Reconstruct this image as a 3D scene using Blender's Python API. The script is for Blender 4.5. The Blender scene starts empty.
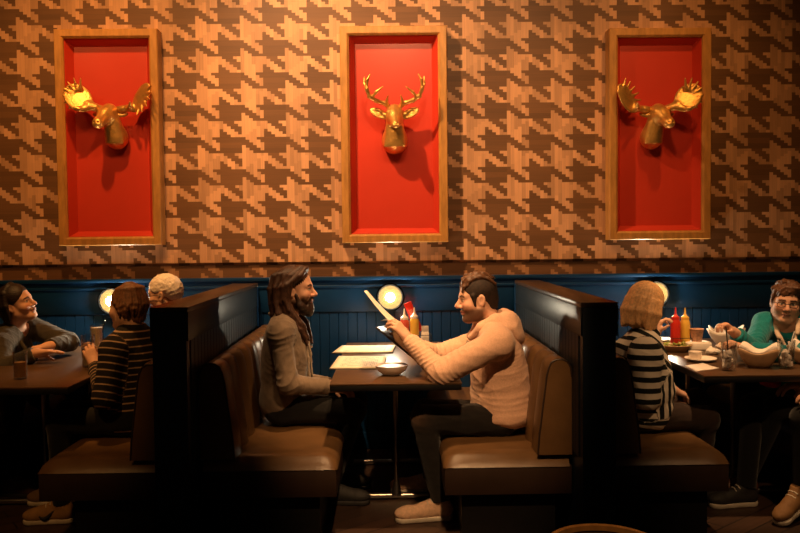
import bpy, bmesh, math, random
import numpy as np
from mathutils import Vector, Matrix
random.seed(4)
C = bpy.context.scene.collection
PI = math.pi
R_ = math.radians

# ------------------------------------------------------------------ camera (35 mm look, eye height 1.47 m)
CAM = np.array([0.0, 0.0, 1.47]); FPX = 778.0
def _axes(yaw, pitch, roll):
    F = np.array([math.sin(yaw)*math.cos(pitch), math.cos(yaw)*math.cos(pitch), -math.sin(pitch)])
    R0 = np.array([math.cos(yaw), -math.sin(yaw), 0.0]); U0 = np.cross(R0, F)
    return R0*math.cos(roll)+U0*math.sin(roll), U0*math.cos(roll)-R0*math.sin(roll), F
CR, CU, CF = _axes(R_(0.75), R_(2.1), R_(-0.6))
def P(x, y, Y):
    """a point of the room read off the photo, at distance Y from the camera's wall"""
    d = CR*(x-400)/FPX - CU*(y-266.5)/FPX + CF
    return CAM + d*(Y/d[1])
def V(*a): return np.array(a, float)
def nrm(v): v = np.asarray(v, float); return v/max(np.linalg.norm(v), 1e-9)

# ------------------------------------------------------------------ objects
WL = {}          # world location of an object's origin when it was built
def tag(o, label=None, cat=None, group=None, kind=None):
    if label: o['label'] = label
    if cat: o['category'] = cat
    if group: o['group'] = group
    if kind: o['kind'] = kind
    return o
def thing(name, loc, label, cat, group=None, kind=None):
    o = bpy.data.objects.new(name, None); C.objects.link(o)
    o.location = Vector(loc); o.empty_display_size = 0.05
    WL[o] = np.array(loc, float)
    return tag(o, label, cat, group, kind)
def link_mesh(name, me, parent=None, loc=None):
    """me has world coordinates; loc = where the origin of a top-level mesh goes"""
    o = bpy.data.objects.new(name, me); C.objects.link(o)
    if parent is not None:
        base = WL[parent]; o.parent = parent
        WL[o] = base
    else:
        base = np.array(loc if loc is not None else (0, 0, 0), float)
        o.location = Vector(base); WL[o] = base
    me.transform(Matrix.Translation(-Vector(base)))
    return o
def copy_tree(o, parent=None):
    c = o.copy(); C.objects.link(c)
    if parent is not None: c.parent = parent
    WL[c] = WL.get(o, np.zeros(3))
    for ch in list(o.children): copy_tree(ch, c)
    return c

class MB:
    """collects boxes, tubes and turned shapes; build() links them as one mesh"""
    def __init__(s): s.bm = bmesh.new()
    def face(s, vs):
        try: return s.bm.faces.new(vs)
        except ValueError: return None
    def box(s, lo, hi, bevel=0.0, seg=2):
        b2 = bmesh.new()
        bmesh.ops.create_cube(b2, size=1.0)
        lo = Vector(lo); hi = Vector(hi)
        for v in b2.verts: v.co = Vector(((lo.x+hi.x)/2+v.co.x*(hi.x-lo.x), (lo.y+hi.y)/2+v.co.y*(hi.y-lo.y), (lo.z+hi.z)/2+v.co.z*(hi.z-lo.z)))
        if bevel: bmesh.ops.bevel(b2, geom=list(b2.edges), offset=bevel, segments=seg, affect='EDGES', profile=0.5)
        s._merge(b2); return s
    def obox(s, c, half, M, bevel=0.0, seg=2):
        b2 = bmesh.new(); bmesh.ops.create_cube(b2, size=2.0)
        for v in b2.verts: v.co = Vector((v.co.x*half[0], v.co.y*half[1], v.co.z*half[2]))
        if bevel: bmesh.ops.bevel(b2, geom=list(b2.edges), offset=bevel, segments=seg, affect='EDGES', profile=0.5)
        c = np.array(c, float)
        for v in b2.verts: v.co = Vector(c + M @ np.array(v.co))
        s._merge(b2); return s
    def _merge(s, b2):
        m = bpy.data.meshes.new('t'); b2.to_mesh(m); b2.free(); s.bm.from_mesh(m); bpy.data.meshes.remove(m)
    def tube(s, pts, r, n=10, closed=False, caps=True):
        pts = [np.array(p, float) for p in pts]; m = len(pts)
        rs = r if hasattr(r, '__len__') else [r]*m
        rings = []; up = None
        for i, p in enumerate(pts):
            if closed: t = nrm(pts[(i+1) % m]-pts[i-1])
            else: t = nrm(pts[min(i+1, m-1)]-pts[max(i-1, 0)])
            if up is None:
                up = np.array([0, 0, 1.0]) if abs(t[2]) < 0.9 else np.array([1.0, 0, 0])
            a = nrm(np.cross(t, up)); b = np.cross(a, t); up = b
            rings.append([s.bm.verts.new(Vector(p+rs[i]*(a*math.cos(2*PI*k/n)+b*math.sin(2*PI*k/n)))) for k in range(n)])
        for i in range(m if closed else m-1):
            A, B = rings[i], rings[(i+1) % m]
            for k in range(n): s.face([A[k], A[(k+1) % n], B[(k+1) % n], B[k]])
        if caps and not closed:
            s.face(rings[0][::-1]); s.face(rings[-1])
        return s
    def lathe(s, prof, c, n=32, M=None, sx=1.0, sy=1.0, wob=None):
        """prof: (radius, height) from bottom to top about local z"""
        c = np.array(c, float); M = np.eye(3) if M is None else M
        rings = []
        for (r, z) in prof:
            if r < 1e-6: rings.append([s.bm.verts.new(Vector(c+M @ V(0, 0, z)))])
            else:
                rg = []
                for k in range(n):
                    a = 2*PI*k/n; rr = r*(1+(wob(a, z) if wob else 0))
                    rg.append(s.bm.verts.new(Vector(c+M @ V(rr*math.cos(a)*sx, rr*math.sin(a)*sy, z))))
                rings.append(rg)
        for A, B in zip(rings[:-1], rings[1:]):
            if len(A) == 1 and len(B) == 1: continue
            for k in range(n):
                if len(A) == 1: s.face([A[0], B[(k+1) % n], B[k]])
                elif len(B) == 1: s.face([A[k], A[(k+1) % n], B[0]])
                else: s.face([A[k], A[(k+1) % n], B[(k+1) % n], B[k]])
        return s
    def grid(s, rows):
        """rows of points joined as a sheet"""
        vs = [[s.bm.verts.new(Vector(p)) for p in r] for r in rows]
        for A, B in zip(vs[:-1], vs[1:]):
            for k in range(len(A)-1): s.face([A[k], A[k+1], B[k+1], B[k]])
        return s
    def build(s, name, m, parent=None, loc=None, smooth=True, angle=40, solid=0.0, sub=0, normals=True):
        if normals: bmesh.ops.recalc_face_normals(s.bm, faces=s.bm.faces[:])
        me = bpy.data.meshes.new(name); s.bm.to_mesh(me); s.bm.free()
        o = link_mesh(name, me, parent, loc)
        me.materials.append(m)
        if smooth:
            me.polygons.foreach_set('use_smooth', [True]*len(me.polygons))
            try: me.set_sharp_from_angle(angle=R_(angle))
            except Exception: pass
        if solid:
            md = o.modifiers.new('thickness', 'SOLIDIFY'); md.thickness = solid; md.offset = 0
        if sub:
            md = o.modifiers.new('rounding', 'SUBSURF'); md.levels = sub; md.render_levels = sub
        return o

# ------------------------------------------------------------------ smooth-blended solids, turned into one skin
def frame(f, up=(0, 0, 1)):
    """columns: right, forward, up"""
    y = nrm(f); up = np.array(up, float); z = nrm(up-y*(up@y)); x = np.cross(y, z)
    return np.stack([x, y, z], 1)
class Solid:
    def __init__(s): s.pr = []
    def _add(s, kind, dat, c, br, k, op, cut): s.pr.append((kind, dat, np.array(c, float), br, k, op, cut))
    def cap(s, a, b, ra, rb=None, k=0.02, op='u', cut=None):
        a = np.array(a, float); b = np.array(b, float); rb = ra if rb is None else rb
        s._add('c', (a, b, ra, rb), (a+b)/2, np.linalg.norm(b-a)/2+max(ra, rb), k, op, cut); return s
    def chain(s, pts, rs, k=0.01, op='u', cut=None):
        for i in range(len(pts)-1): s.cap(pts[i], pts[i+1], rs[i], rs[i+1], k, op, cut)
        return s
    def ell(s, c, r, M=None, k=0.02, op='u', cut=None):
        M = np.eye(3) if M is None else M
        s._add('e', (np.array(c, float), np.array(r, float), M), c, max(r), k, op, cut); return s
    def box(s, c, h, M=None, rr=0.005, k=0.01, op='u', cut=None):
        M = np.eye(3) if M is None else M
        s._add('b', (np.array(c, float), np.array(h, float), M, rr), c, float(np.linalg.norm(h)), k, op, cut); return s
    def half(s, p, n, k=0.003):
        """cuts away what lies on the n side of p"""
        s._add('h', (np.array(p, float), nrm(n)), p, 1e9, k, 'i', None); return s
    @staticmethod
    def _d(kind, dat, p):
        if kind == 'c':
            a, b, ra, rb = dat; ab = b-a; L = max(ab@ab, 1e-12)
            t = np.clip((p-a) @ ab/L, 0, 1)
            q = p-a-t[:, None]*ab
            return np.sqrt((q*q).sum(1))-(ra+(rb-ra)*t)
        if kind == 'e':
            c, r, M = dat; q = (p-c) @ M
            k0 = np.sqrt(((q/r)**2).sum(1)); k1 = np.sqrt(((q/(r*r))**2).sum(1))
            return np.where(k0 < 1e-6, -r.min(), k0*(k0-1)/np.maximum(k1, 1e-9))
        if kind == 'b':
            c, h, M, rr = dat; q = np.abs((p-c) @ M)-(h-rr)
            return np.sqrt((np.maximum(q, 0)**2).sum(1))+np.minimum(q.max(1), 0)-rr
        pt, n = dat
        return (p-pt) @ n
    def ev(s, p, sel=None):
        d = np.full(len(p), 1e3)
        for (kind, dat, c, br, k, op, cut) in (s.pr if sel is None else sel):
            e = s._d(kind, dat, p)
            if cut is not None:
                for (cp, cn) in cut: e = np.maximum(e, (p-cp) @ cn)
            if op == 'u':
                h = np.maximum(k-np.abs(d-e), 0)/k; d = np.minimum(d, e)-h*h*k/4
            else:
                if op == 's': e = -e
                h = np.maximum(k-np.abs(d-e), 0)/k; d = np.maximum(d, e)+h*h*k/4
        return d
    def mesh(s, h=0.005, warp=None):
        uni = [q for q in s.pr if q[5] == 'u']
        lo = np.min([q[2]-q[3] for q in uni], 0)-3*h; hi = np.max([q[2]+q[3] for q in uni], 0)+3*h
        B = 12; nb = np.ceil((hi-lo)/(B*h)).astype(int)
        g = np.stack(np.meshgrid(*[np.arange(n) for n in nb], indexing='ij'), -1).reshape(-1, 3)
        cen = lo+(g+0.5)*B*h; rad = B*h*0.87
        d0 = np.full(len(cen), 1e3)
        for q in uni: d0 = np.minimum(d0, np.linalg.norm(cen-q[2], axis=1)-q[3])
        g = g[d0 < rad+0.01]; cen = cen[d0 < rad+0.01]
        d1 = s.ev(cen); keep = np.abs(d1) < rad*1.6+0.012
        g = g[keep]; cen = cen[keep]
        n1 = B+2
        loc = np.stack(np.meshgrid(*[np.arange(n1)]*3, indexing='ij'), -1).reshape(-1, 3)
        CK = []; CV = []; EK = []; dims = nb*B+4
        def key(ijk): return (ijk[..., 0].astype(np.int64)*dims[1]+ijk[..., 1])*dims[2]+ijk[..., 2]
        off = np.array([[i, j, k] for i in (0, 1) for j in (0, 1) for k in (0, 1)])
        edges = [(a, b) for a in range(8) for b in range(8) if a < b and np.abs(off[a]-off[b]).sum() == 1]
        for gi, ce in zip(g, cen):
            sel = [q for q in s.pr if q[3] > 1e8 or np.linalg.norm(q[2]-ce)-q[3] < rad+q[4]+0.02]
            if not sel: continue
            base = gi*B
            pts = lo+(loc+base)*h
            d = s.ev(pts, sel)
            if warp is not None: d = d+warp(pts)
            d = d.reshape(n1, n1, n1)
            if d.min() > 0 or d.max() < 0: continue
            corner = np.stack([d[o[0]:o[0]+B, o[1]:o[1]+B, o[2]:o[2]+B] for o in off], -1)
            sg = corner < 0; act = sg.any(-1) & ~sg.all(-1)
            ids = np.argwhere(act)
            if len(ids) == 0: continue
            cv = corner[act]; acc = np.zeros((len(ids), 3)); cnt = np.zeros(len(ids))
            for a, b in edges:
                va, vb = cv[:, a], cv[:, b]; cr = (va < 0) != (vb < 0)
                t = np.where(cr, va/np.where(cr, va-vb, 1), 0)
                acc += np.where(cr[:, None], off[a]+t[:, None]*(off[b]-off[a]), 0); cnt += cr
            CK.append(key(ids+base)); CV.append(lo+(ids+base+acc/cnt[:, None])*h)
            for ax in range(3):
                o2 = [0, 0, 0]; o2[ax] = 1
                A = d[:B, :B, :B]; Bv = d[o2[0]:o2[0]+B, o2[1]:o2[1]+B, o2[2]:o2[2]+B]
                e = np.argwhere((A < 0) != (Bv < 0))
                if len(e):
                    neg = (A < 0)[tuple(e.T)]
                    EK.append(np.concatenate([e+base, np.full((len(e), 1), ax), neg[:, None]], 1))
        CK = np.concatenate(CK); CV = np.concatenate(CV); EK = np.concatenate(EK)
        od = np.argsort(CK); CK = CK[od]; CV = CV[od]
        quads = []
        for ax in range(3):
            e = EK[EK[:, 3] == ax]; b, c = [(1, 2), (2, 0), (0, 1)][ax]
            ub = np.zeros(3, int); ub[b] = 1; uc = np.zeros(3, int); uc[c] = 1
            q = np.stack([key(e[:, :3]-ub-uc), key(e[:, :3]-uc), key(e[:, :3]), key(e[:, :3]-ub)], 1)
            ix = np.searchsorted(CK, q); ix = np.clip(ix, 0, len(CK)-1)
            ok = (CK[ix] == q).all(1); ix = ix[ok]; ng = e[ok, 4] == 1
            ix[~ng] = ix[~ng][:, ::-1]
            quads.append(ix)
        return CV, np.concatenate(quads)
    def build(s, name, m, parent=None, loc=None, h=0.005, warp=None, disp=None, col=None, attrs=None, smooth_it=1):
        v, q = s.mesh(h, warp)
        me = bpy.data.meshes.new(name)
        me.vertices.add(len(v)); me.vertices.foreach_set('co', v.astype(np.float32).ravel())
        me.loops.add(len(q)*4); me.loops.foreach_set('vertex_index', q.astype(np.int32).ravel())
        me.polygons.add(len(q)); me.polygons.foreach_set('loop_start', np.arange(0, len(q)*4, 4, dtype=np.int32))
        me.update(calc_edges=True); me.validate()
        ne = len(me.edges); ed = np.empty(ne*2, np.int32); me.edges.foreach_get('vertices', ed); ed = ed.reshape(-1, 2)
        nv = len(me.vertices); v = np.empty(nv*3, np.float32); me.vertices.foreach_get('co', v); v = v.reshape(-1, 3).astype(float)
        deg = np.bincount(ed.ravel(), minlength=nv)
        for _ in range(smooth_it):
            for f in (0.5, -0.52):
                acc = np.zeros_like(v)
                for ax in range(3):
                    acc[:, ax] = np.bincount(ed[:, 0], v[ed[:, 1], ax], nv)+np.bincount(ed[:, 1], v[ed[:, 0], ax], nv)
                v = v+f*(acc/np.maximum(deg, 1)[:, None]-v)
        me.vertices.foreach_set('co', v.astype(np.float32).ravel()); me.update()
        if disp is not None:
            nn = np.empty(nv*3, np.float32); me.vertices.foreach_get('normal', nn); nn = nn.reshape(-1, 3)
            v = v+nn*disp(v)[:, None]
            me.vertices.foreach_set('co', v.astype(np.float32).ravel()); me.update()
        if col is not None:
            c4 = np.ones((nv, 4), np.float32); c4[:, :3] = col(v)
            at = me.color_attributes.new('tone', 'FLOAT_COLOR', 'POINT'); at.data.foreach_set('color', c4.ravel())
        for nm, fn in (attrs or {}).items():
            at = me.attributes.new(nm, 'FLOAT', 'POINT'); at.data.foreach_set('value', fn(v).astype(np.float32))
        o = link_mesh(name, me, parent, loc)
        me.materials.append(m)
        me.polygons.foreach_set('use_smooth', [True]*len(me.polygons))
        return o

# ------------------------------------------------------------------ materials
def nt_of(name):
    m = bpy.data.materials.new(name); m.use_nodes = True
    nt = m.node_tree; b = nt.nodes['Principled BSDF']
    return m, nt, b
def N(nt, t, **kw):
    n = nt.nodes.new(t)
    for k, v in kw.items(): setattr(n, k, v)
    return n
def math_(nt, op, a, b=None, c=None):
    n = N(nt, 'ShaderNodeMath', operation=op)
    for i, x in enumerate((a, b, c)):
        if x is None: continue
        if isinstance(x, (int, float)): n.inputs[i].default_value = x
        else: nt.links.new(x, n.inputs[i])
    return n.outputs[0]
def mixc(nt, f, a, b, mode='MIX'):
    n = N(nt, 'ShaderNodeMix', data_type='RGBA', blend_type=mode)
    for s_, x in ((n.inputs[0], f), (n.inputs[6], a), (n.inputs[7], b)):
        if isinstance(x, (int, float)): s_.default_value = x
        elif isinstance(x, tuple): s_.default_value = (*x, 1)
        else: nt.links.new(x, s_)
    return n.outputs[2]
def noise(nt, scale, detail=3, rough=0.55, vec=None, st=(1, 1, 1)):
    n = N(nt, 'ShaderNodeTexNoise'); n.inputs['Scale'].default_value = scale
    n.inputs['Detail'].default_value = detail; n.inputs['Roughness'].default_value = rough
    if vec is None: vec = N(nt, 'ShaderNodeTexCoord').outputs['Object']
    if st != (1, 1, 1):
        mp = N(nt, 'ShaderNodeMapping'); mp.inputs['Scale'].default_value = st
        nt.links.new(vec, mp.inputs[0]); vec = mp.outputs[0]
    nt.links.new(vec, n.inputs['Vector'])
    return n.outputs['Fac']
def bump(nt, b, height, strength=0.3, dist=0.01):
    n = N(nt, 'ShaderNodeBump'); n.inputs['Strength'].default_value = strength; n.inputs['Distance'].default_value = dist
    nt.links.new(height, n.inputs['Height']); nt.links.new(n.outputs[0], b.inputs['Normal'])
def mat(name, base, rough=0.5, metal=0.0, var=0.15, vscale=20, bmp=0.0, bscale=120, st=(1, 1, 1), coat=0.0, spec=0.5, tone=False, sheen=0.0, trans=0.0, ior=1.45, sss=0.0, rvar=0.0):
    m, nt, b = nt_of(name)
    f = noise(nt, vscale, st=st)
    lo = tuple(max(0, c*(1-var)) for c in base); hi = tuple(min(1, c*(1+var)) for c in base)
    mp = N(nt, 'ShaderNodeMapRange'); mp.inputs['From Min'].default_value = 0.3; mp.inputs['From Max'].default_value = 0.7
    nt.links.new(f, mp.inputs[0])
    if tone:
        at = N(nt, 'ShaderNodeVertexColor', layer_name='tone')
        c = mixc(nt, mp.outputs[0], (1-var, 1-var, 1-var), (1+var*0.5,)*3)
        c = mixc(nt, 1.0, at.outputs[0], c, 'MULTIPLY')
    else: c = mixc(nt, mp.outputs[0], lo, hi)
    nt.links.new(c, b.inputs['Base Color'])
    b.inputs['Roughness'].default_value = rough; b.inputs['Metallic'].default_value = metal
    if rvar:
        r = math_(nt, 'MULTIPLY_ADD', f, rvar*2, rough-rvar); nt.links.new(r, b.inputs['Roughness'])
    b.inputs['Coat Weight'].default_value = coat; b.inputs['Coat Roughness'].default_value = 0.15
    b.inputs['Specular IOR Level'].default_value = spec; b.inputs['Sheen Weight'].default_value = sheen
    b.inputs['Transmission Weight'].default_value = trans; b.inputs['IOR'].default_value = ior
    if sss:
        b.inputs['Subsurface Weight'].default_value = sss; b.inputs['Subsurface Radius'].default_value = (0.012, 0.005, 0.003)
    if bmp: bump(nt, b, noise(nt, bscale, 4, st=st), bmp)
    return m
def glow(name, col, strength):
    m, nt, b = nt_of(name)
    f = noise(nt, 8)
    nt.links.new(mixc(nt, f, col, tuple(min(1, c*1.02) for c in col)), b.inputs['Emission Color'])
    b.inputs['Base Color'].default_value = (*col, 1); b.inputs['Emission Strength'].default_value = strength
    return m
# ================================================================== materials of the room
WALLY = 5.40
CX, CZ = 0.0254, 0.01836          # size of one step of the woven veneer pattern
A0 = P(194.9, 7.9, WALLY)
def houndstooth(name, light, dark):
    m, nt, b = nt_of(name)
    geo = N(nt, 'ShaderNodeNewGeometry'); sep = N(nt, 'ShaderNodeSeparateXYZ'); nt.links.new(geo.outputs['Position'], sep.inputs[0])
    u = math_(nt, 'DIVIDE', math_(nt, 'SUBTRACT', sep.outputs[0], float(A0[0])), CX)
    v = math_(nt, 'DIVIDE', math_(nt, 'SUBTRACT', float(A0[2]), sep.outputs[2]), CZ)
    iu = math_(nt, 'FLOOR', u); iv = math_(nt, 'FLOOR', v)
    warp_dark = math_(nt, 'GREATER_THAN', math_(nt, 'FLOORED_MODULO', iu, 12.0), 5.5)
    weft_dark = math_(nt, 'LESS_THAN', math_(nt, 'FLOORED_MODULO', iv, 12.0), 5.5)
    tw = math_(nt, 'LESS_THAN', math_(nt, 'FLOORED_MODULO', math_(nt, 'ADD', math_(nt, 'SUBTRACT', iu, iv), 2.0), 6.0), 2.5)
    dk = math_(nt, 'ADD', math_(nt, 'MULTIPLY', tw, weft_dark), math_(nt, 'MULTIPLY', math_(nt, 'SUBTRACT', 1.0, tw), warp_dark))
    # upright slats of pale veneer, lying strips of dark veneer
    wn = N(nt, 'ShaderNodeTexWhiteNoise', noise_dimensions='2D')
    cb = N(nt, 'ShaderNodeCombineXYZ')
    nt.links.new(math_(nt, 'FLOOR', math_(nt, 'DIVIDE', iu, 1.3)), cb.inputs[0]); nt.links.new(math_(nt, 'FLOOR', math_(nt, 'DIVIDE', math_(nt, 'ADD', iv, math_(nt, 'MULTIPLY', iu, 1.0)), 12.0)), cb.inputs[1])
    nt.links.new(cb.outputs[0], wn.inputs['Vector'])
    wn2 = N(nt, 'ShaderNodeTexWhiteNoise', noise_dimensions='2D'); cb2 = N(nt, 'ShaderNodeCombineXYZ')
    nt.links.new(math_(nt, 'FLOOR', math_(nt, 'DIVIDE', iv, 2.0)), cb2.inputs[0]); nt.links.new(math_(nt, 'FLOOR', math_(nt, 'DIVIDE', iu, 12.0)), cb2.inputs[1]); nt.links.new(cb2.outputs[0], wn2.inputs['Vector'])
    gl = noise(nt, 1.0, 4, 0.6, geo.outputs['Position'], (170, 1, 4)); gd = noise(nt, 1.0, 4, 0.6, geo.outputs['Position'], (4, 1, 190))
    fl = math_(nt, 'MULTIPLY_ADD', wn.outputs['Value'], 0.55, math_(nt, 'MULTIPLY', gl, 0.6))
    fd = math_(nt, 'MULTIPLY_ADD', wn2.outputs['Value'], 0.5, math_(nt, 'MULTIPLY', gd, 0.7))
    cl = mixc(nt, fl, tuple(c*0.5 for c in light), tuple(c*1.35 for c in light))
    cd = mixc(nt, fd, tuple(c*0.7 for c in dark), tuple(c*1.35 for c in dark))
    nt.links.new(mixc(nt, dk, cl, cd), b.inputs['Base Color'])
    b.inputs['Roughness'].default_value = 0.5; b.inputs['Specular IOR Level'].default_value = 0.35
    bump(nt, b, math_(nt, 'MULTIPLY_ADD', dk, 0.6, gl), 0.12, 0.004)
    return m
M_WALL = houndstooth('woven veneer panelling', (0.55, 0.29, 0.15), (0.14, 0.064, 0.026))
M_STRIP = houndstooth('darker veneer strip', (0.40, 0.195, 0.09), (0.13, 0.060, 0.027))  # same woven pattern in darker tones for the lowest row
M_BLUE = mat('blue satin paint', (0.004, 0.035, 0.105), 0.34, var=0.12, vscale=5, bmp=0.03, bscale=60)
M_NAVY = mat('navy gloss paint', (0.008, 0.015, 0.024), 0.4, var=0.2, vscale=6, bmp=0.02, bscale=40)
M_CAPW = mat('dark walnut cap', (0.055, 0.03, 0.018), 0.34, var=0.35, vscale=6, st=(8, 1, 8))
M_BLACK = mat('black laminate', (0.008, 0.007, 0.007), 0.4)
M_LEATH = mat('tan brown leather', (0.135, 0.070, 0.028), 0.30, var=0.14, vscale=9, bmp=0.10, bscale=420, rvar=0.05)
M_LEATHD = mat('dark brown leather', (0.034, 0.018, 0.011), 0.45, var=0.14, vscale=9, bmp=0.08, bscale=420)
M_TABLE = mat('dark lacquered walnut', (0.075, 0.040, 0.020), 0.30, var=0.4, vscale=5, st=(2, 22, 22), rvar=0.04)
M_STEEL = mat('brushed steel', (0.5, 0.45, 0.4), 0.28, 1.0, var=0.05)
M_BLKMET = mat('black enamelled metal', (0.01, 0.01, 0.011), 0.35, 0.0)
M_FRAME = mat('golden oak', (0.50, 0.235, 0.06), 0.38, var=0.2, vscale=4, st=(9, 9, 2))
M_RED = mat('red lacquer', (0.58, 0.046, 0.022), 0.32, var=0.06, vscale=3)
M_GOLD = mat('gold leaf', (0.80, 0.43, 0.11), 0.36, 0.75, var=0.15, vscale=25, bmp=0.35, bscale=55, rvar=0.06)

def floor_mat():
    m, nt, b = nt_of('dark plank floor')
    tc = N(nt, 'ShaderNodeTexCoord'); mp = N(nt, 'ShaderNodeMapping'); mp.inputs['Rotation'].default_value = (0, 0, R_(-38))
    nt.links.new(tc.outputs['Object'], mp.inputs[0])
    br = N(nt, 'ShaderNodeTexBrick'); br.inputs['Scale'].default_value = 1.0
    br.inputs['Brick Width'].default_value = 1.1; br.inputs['Row Height'].default_value = 0.11; br.inputs['Mortar Size'].default_value = 0.004
    br.inputs['Color1'].default_value = (0.075, 0.036, 0.02, 1); br.inputs['Color2'].default_value = (0.036, 0.019, 0.012, 1); br.inputs['Mortar'].default_value = (0.006, 0.004, 0.003, 1)
    nt.links.new(mp.outputs[0], br.inputs['Vector'])
    g = noise(nt, 1, 5, 0.6, mp.outputs[0], (4, 60, 1))
    nt.links.new(mixc(nt, math_(nt, 'MULTIPLY', g, 0.8), br.outputs['Color'], (0.02, 0.011, 0.007)), b.inputs['Base Color'])
    b.inputs['Roughness'].default_value = 0.45
    return m

# ================================================================== the setting
X0, X1 = -4.0, 4.0
m = MB(); m.box((X0, -0.6, -0.1), (X1, 5.5, 0)); tag(m.build('floor', floor_mat(), loc=(0, 2.4, 0)), kind='structure')
m = MB(); m.box((X0, WALLY, 1.312), (X1, 5.56, 3.9)); tag(m.build('wall_back', M_WALL, loc=(0, WALLY, 1.3)), kind='structure')
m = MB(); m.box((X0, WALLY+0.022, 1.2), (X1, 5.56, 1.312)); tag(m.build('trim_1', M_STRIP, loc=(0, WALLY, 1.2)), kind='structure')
# painted wainscot: boarded below, a flat rail with a small bead above, a cap on top
def boards(m, x0, x1, y, z0, z1, pitch=0.065, g=0.006, dep=0.006, axis=0, sign=-1):
    """boarding with V grooves that runs along x (axis 0) or y (axis 1); sign = the side it faces"""
    pts = []; x = x0
    while x < x1-1e-6:
        e = min(x+pitch, x1)
        pts += [(x, 0), (x+g*0.5, dep), (e-g*0.5, dep)]; x = e
    pts.append((x1, 0))
    def w(a, d, z): return (a, y+sign*d, z) if axis == 0 else (y+sign*d, a, z)
    m.grid([[w(a, d, z0) for a, d in pts], [w(a, d, z1) for a, d in pts]])
m = MB(); boards(m, X0, X1, WALLY-0.004, 0.12, 0.966); m.box((X0, WALLY-0.003, 0), (X1, 5.5, 1.2)); m.box((X0, WALLY-0.022, 0.0), (X1, WALLY, 0.12), 0.003)
tag(m.build('wall_wainscot', M_BLUE, loc=(0, WALLY, 0), normals=False), kind='structure')
m = MB(); m.box((X0, WALLY-0.020, 0.963), (X1, WALLY, 1.19), 0.004); m.box((X0, WALLY-0.030, 1.130), (X1, WALLY, 1.150), 0.006)
m.box((X0, WALLY-0.040, 1.182), (X1, WALLY+0.02, 1.207), 0.004)
tag(m.build('trim_2', M_BLUE, loc=(0, WALLY, 1.0)), kind='structure')

# ================================================================== booths
PY0, PY1 = 3.50, WALLY-0.045
def divider(x0, x1, label):
    t = thing('booth_divider', ((x0+x1)/2, PY0, 0), label, 'booth divider', 'black dividers between the booths', 'thing')
    m = MB(); m.box((x0+0.008, PY0, 0), (x1-0.008, PY1, 1.147), 0.002); m.build('panel', M_NAVY, t)
    for sx, x in ((-1, x0+0.008), (1, x1-0.008)):
        m = MB(); boards(m, PY0+0.05, PY1-0.04, x, 0.45, 1.02, axis=1, sign=sx, dep=0.007); m.build('beadboard', M_NAVY, t, normals=False)
        m = MB(); m.box((min(x, x+sx*0.009), PY0, 1.015), (max(x, x+sx*0.009), PY1, 1.147), 0.002); m.build('rail', M_NAVY, t)
        m = MB(); m.box((min(x, x+sx*0.012), PY1-0.035, 0.43), (max(x, x+sx*0.012), PY1, 1.147), 0.003); m.build('end_stile', M_BLUE, t)
    m = MB(); m.box((x0-0.001, PY0-0.002, 1.147), (x1+0.001, PY1, 1.17), 0.003); m.build('cap', M_CAPW, t)
    return t
DV = [(-3.02, -2.85), (-1.081, -0.911), (0.862, 1.030), (2.81, 2.98)]
divider(*DV[1], 'black booth divider with walnut cap behind the long haired man')
divider(*DV[2], 'black booth divider with walnut cap behind the man in the hoodie')
BY0, BY1 = 3.68, WALLY-0.035
def bench(xb, s, label, dp=0.61, inset=0.085):
    """xb: face of the divider it leans on; s: the side the seat points to"""
    t = thing('booth_bench', (xb+s*0.33, BY0, 0), label, 'bench', 'leather benches of the booths')
    sx = lambda a, b: (min(xb+s*a, xb+s*b), max(xb+s*a, xb+s*b))
    a, b = sx(0.07, dp-inset); m = MB(); m.box((a, BY0+0.05, 0), (b, BY1, 0.24)); m.build('plinth', M_BLACK, t)
    # seat: box with a rolled upper edge
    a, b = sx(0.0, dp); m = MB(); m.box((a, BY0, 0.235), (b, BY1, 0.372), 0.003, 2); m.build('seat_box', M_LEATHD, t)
    m = MB(); ny, nx = 44, 22; rows = []
    for i in range(ny+1):
        y = BY0-0.004+(BY1-BY0+0.004)*i/ny; r = []
        ey = min(1.0, (y-BY0+0.004)/0.075)
        for j in range(nx+1):
            u = j/nx; ex = min(1.0, (1-u)**1.6*dp/0.085)
            z = 0.368+0.062*math.sqrt(max(0, 1-(1-ey)**2))*math.sqrt(max(0, 1-(1-ex)**2))+0.006*math.sin(PI*u)*math.sin(PI*min(1, i/ny*1.0))
            r.append((xb+s*(0.01+(dp-0.004)*(1-(1-u)**1.6)), y, z))
        rows.append(r)
    m.grid(rows)
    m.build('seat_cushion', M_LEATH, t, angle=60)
    # backrest: upright rolls
    prof = [(0.0, 0.425), (0.0, 0.80), (0.005, 0.845), (0.02, 0.872), (0.045, 0.884), (0.075, 0.882), (0.098, 0.868), (0.110, 0.842), (0.120, 0.80), (0.132, 0.70), (0.145, 0.60), (0.155, 0.52), (0.162, 0.425)]
    m = MB(); pitch = (BY1-BY0)/9; n = 9*14; rows = []
    for i in range(n+1):
        y = BY0+(BY1-BY0)*i/n; ph = (i % 14)/14
        puff = 0.032*(abs(math.sin(PI*ph))**0.65)-0.019
        r = []
        for q, (px, pz) in enumerate(prof):
            w = min(1, max(0, (q-2)/3)); wz = w if q < 8 else 0
            wx = min(1, max(0, (q-4)/3))
            r.append((xb+s*(px+puff*wx), y, pz+puff*0.7*(w if q <= 7 else 0)))
        rows.append(r)
    m.grid(rows)
    m.face([m.bm.verts.new(Vector(p)) for p in [(xb+s*px, BY0-0.001, pz) for px, pz in prof]])
    m.build('backrest', M_LEATH, t, angle=55)
    m = MB(); m.tube([(xb+s*px, BY0+0.001, pz) for px, pz in prof[1:]], 0.005, 6); m.build('piping', M_LEATHD, t)
    return t
bench(DV[0][1], 1, 'tan leather bench under the dark haired person leaning over the dim table')
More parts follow.
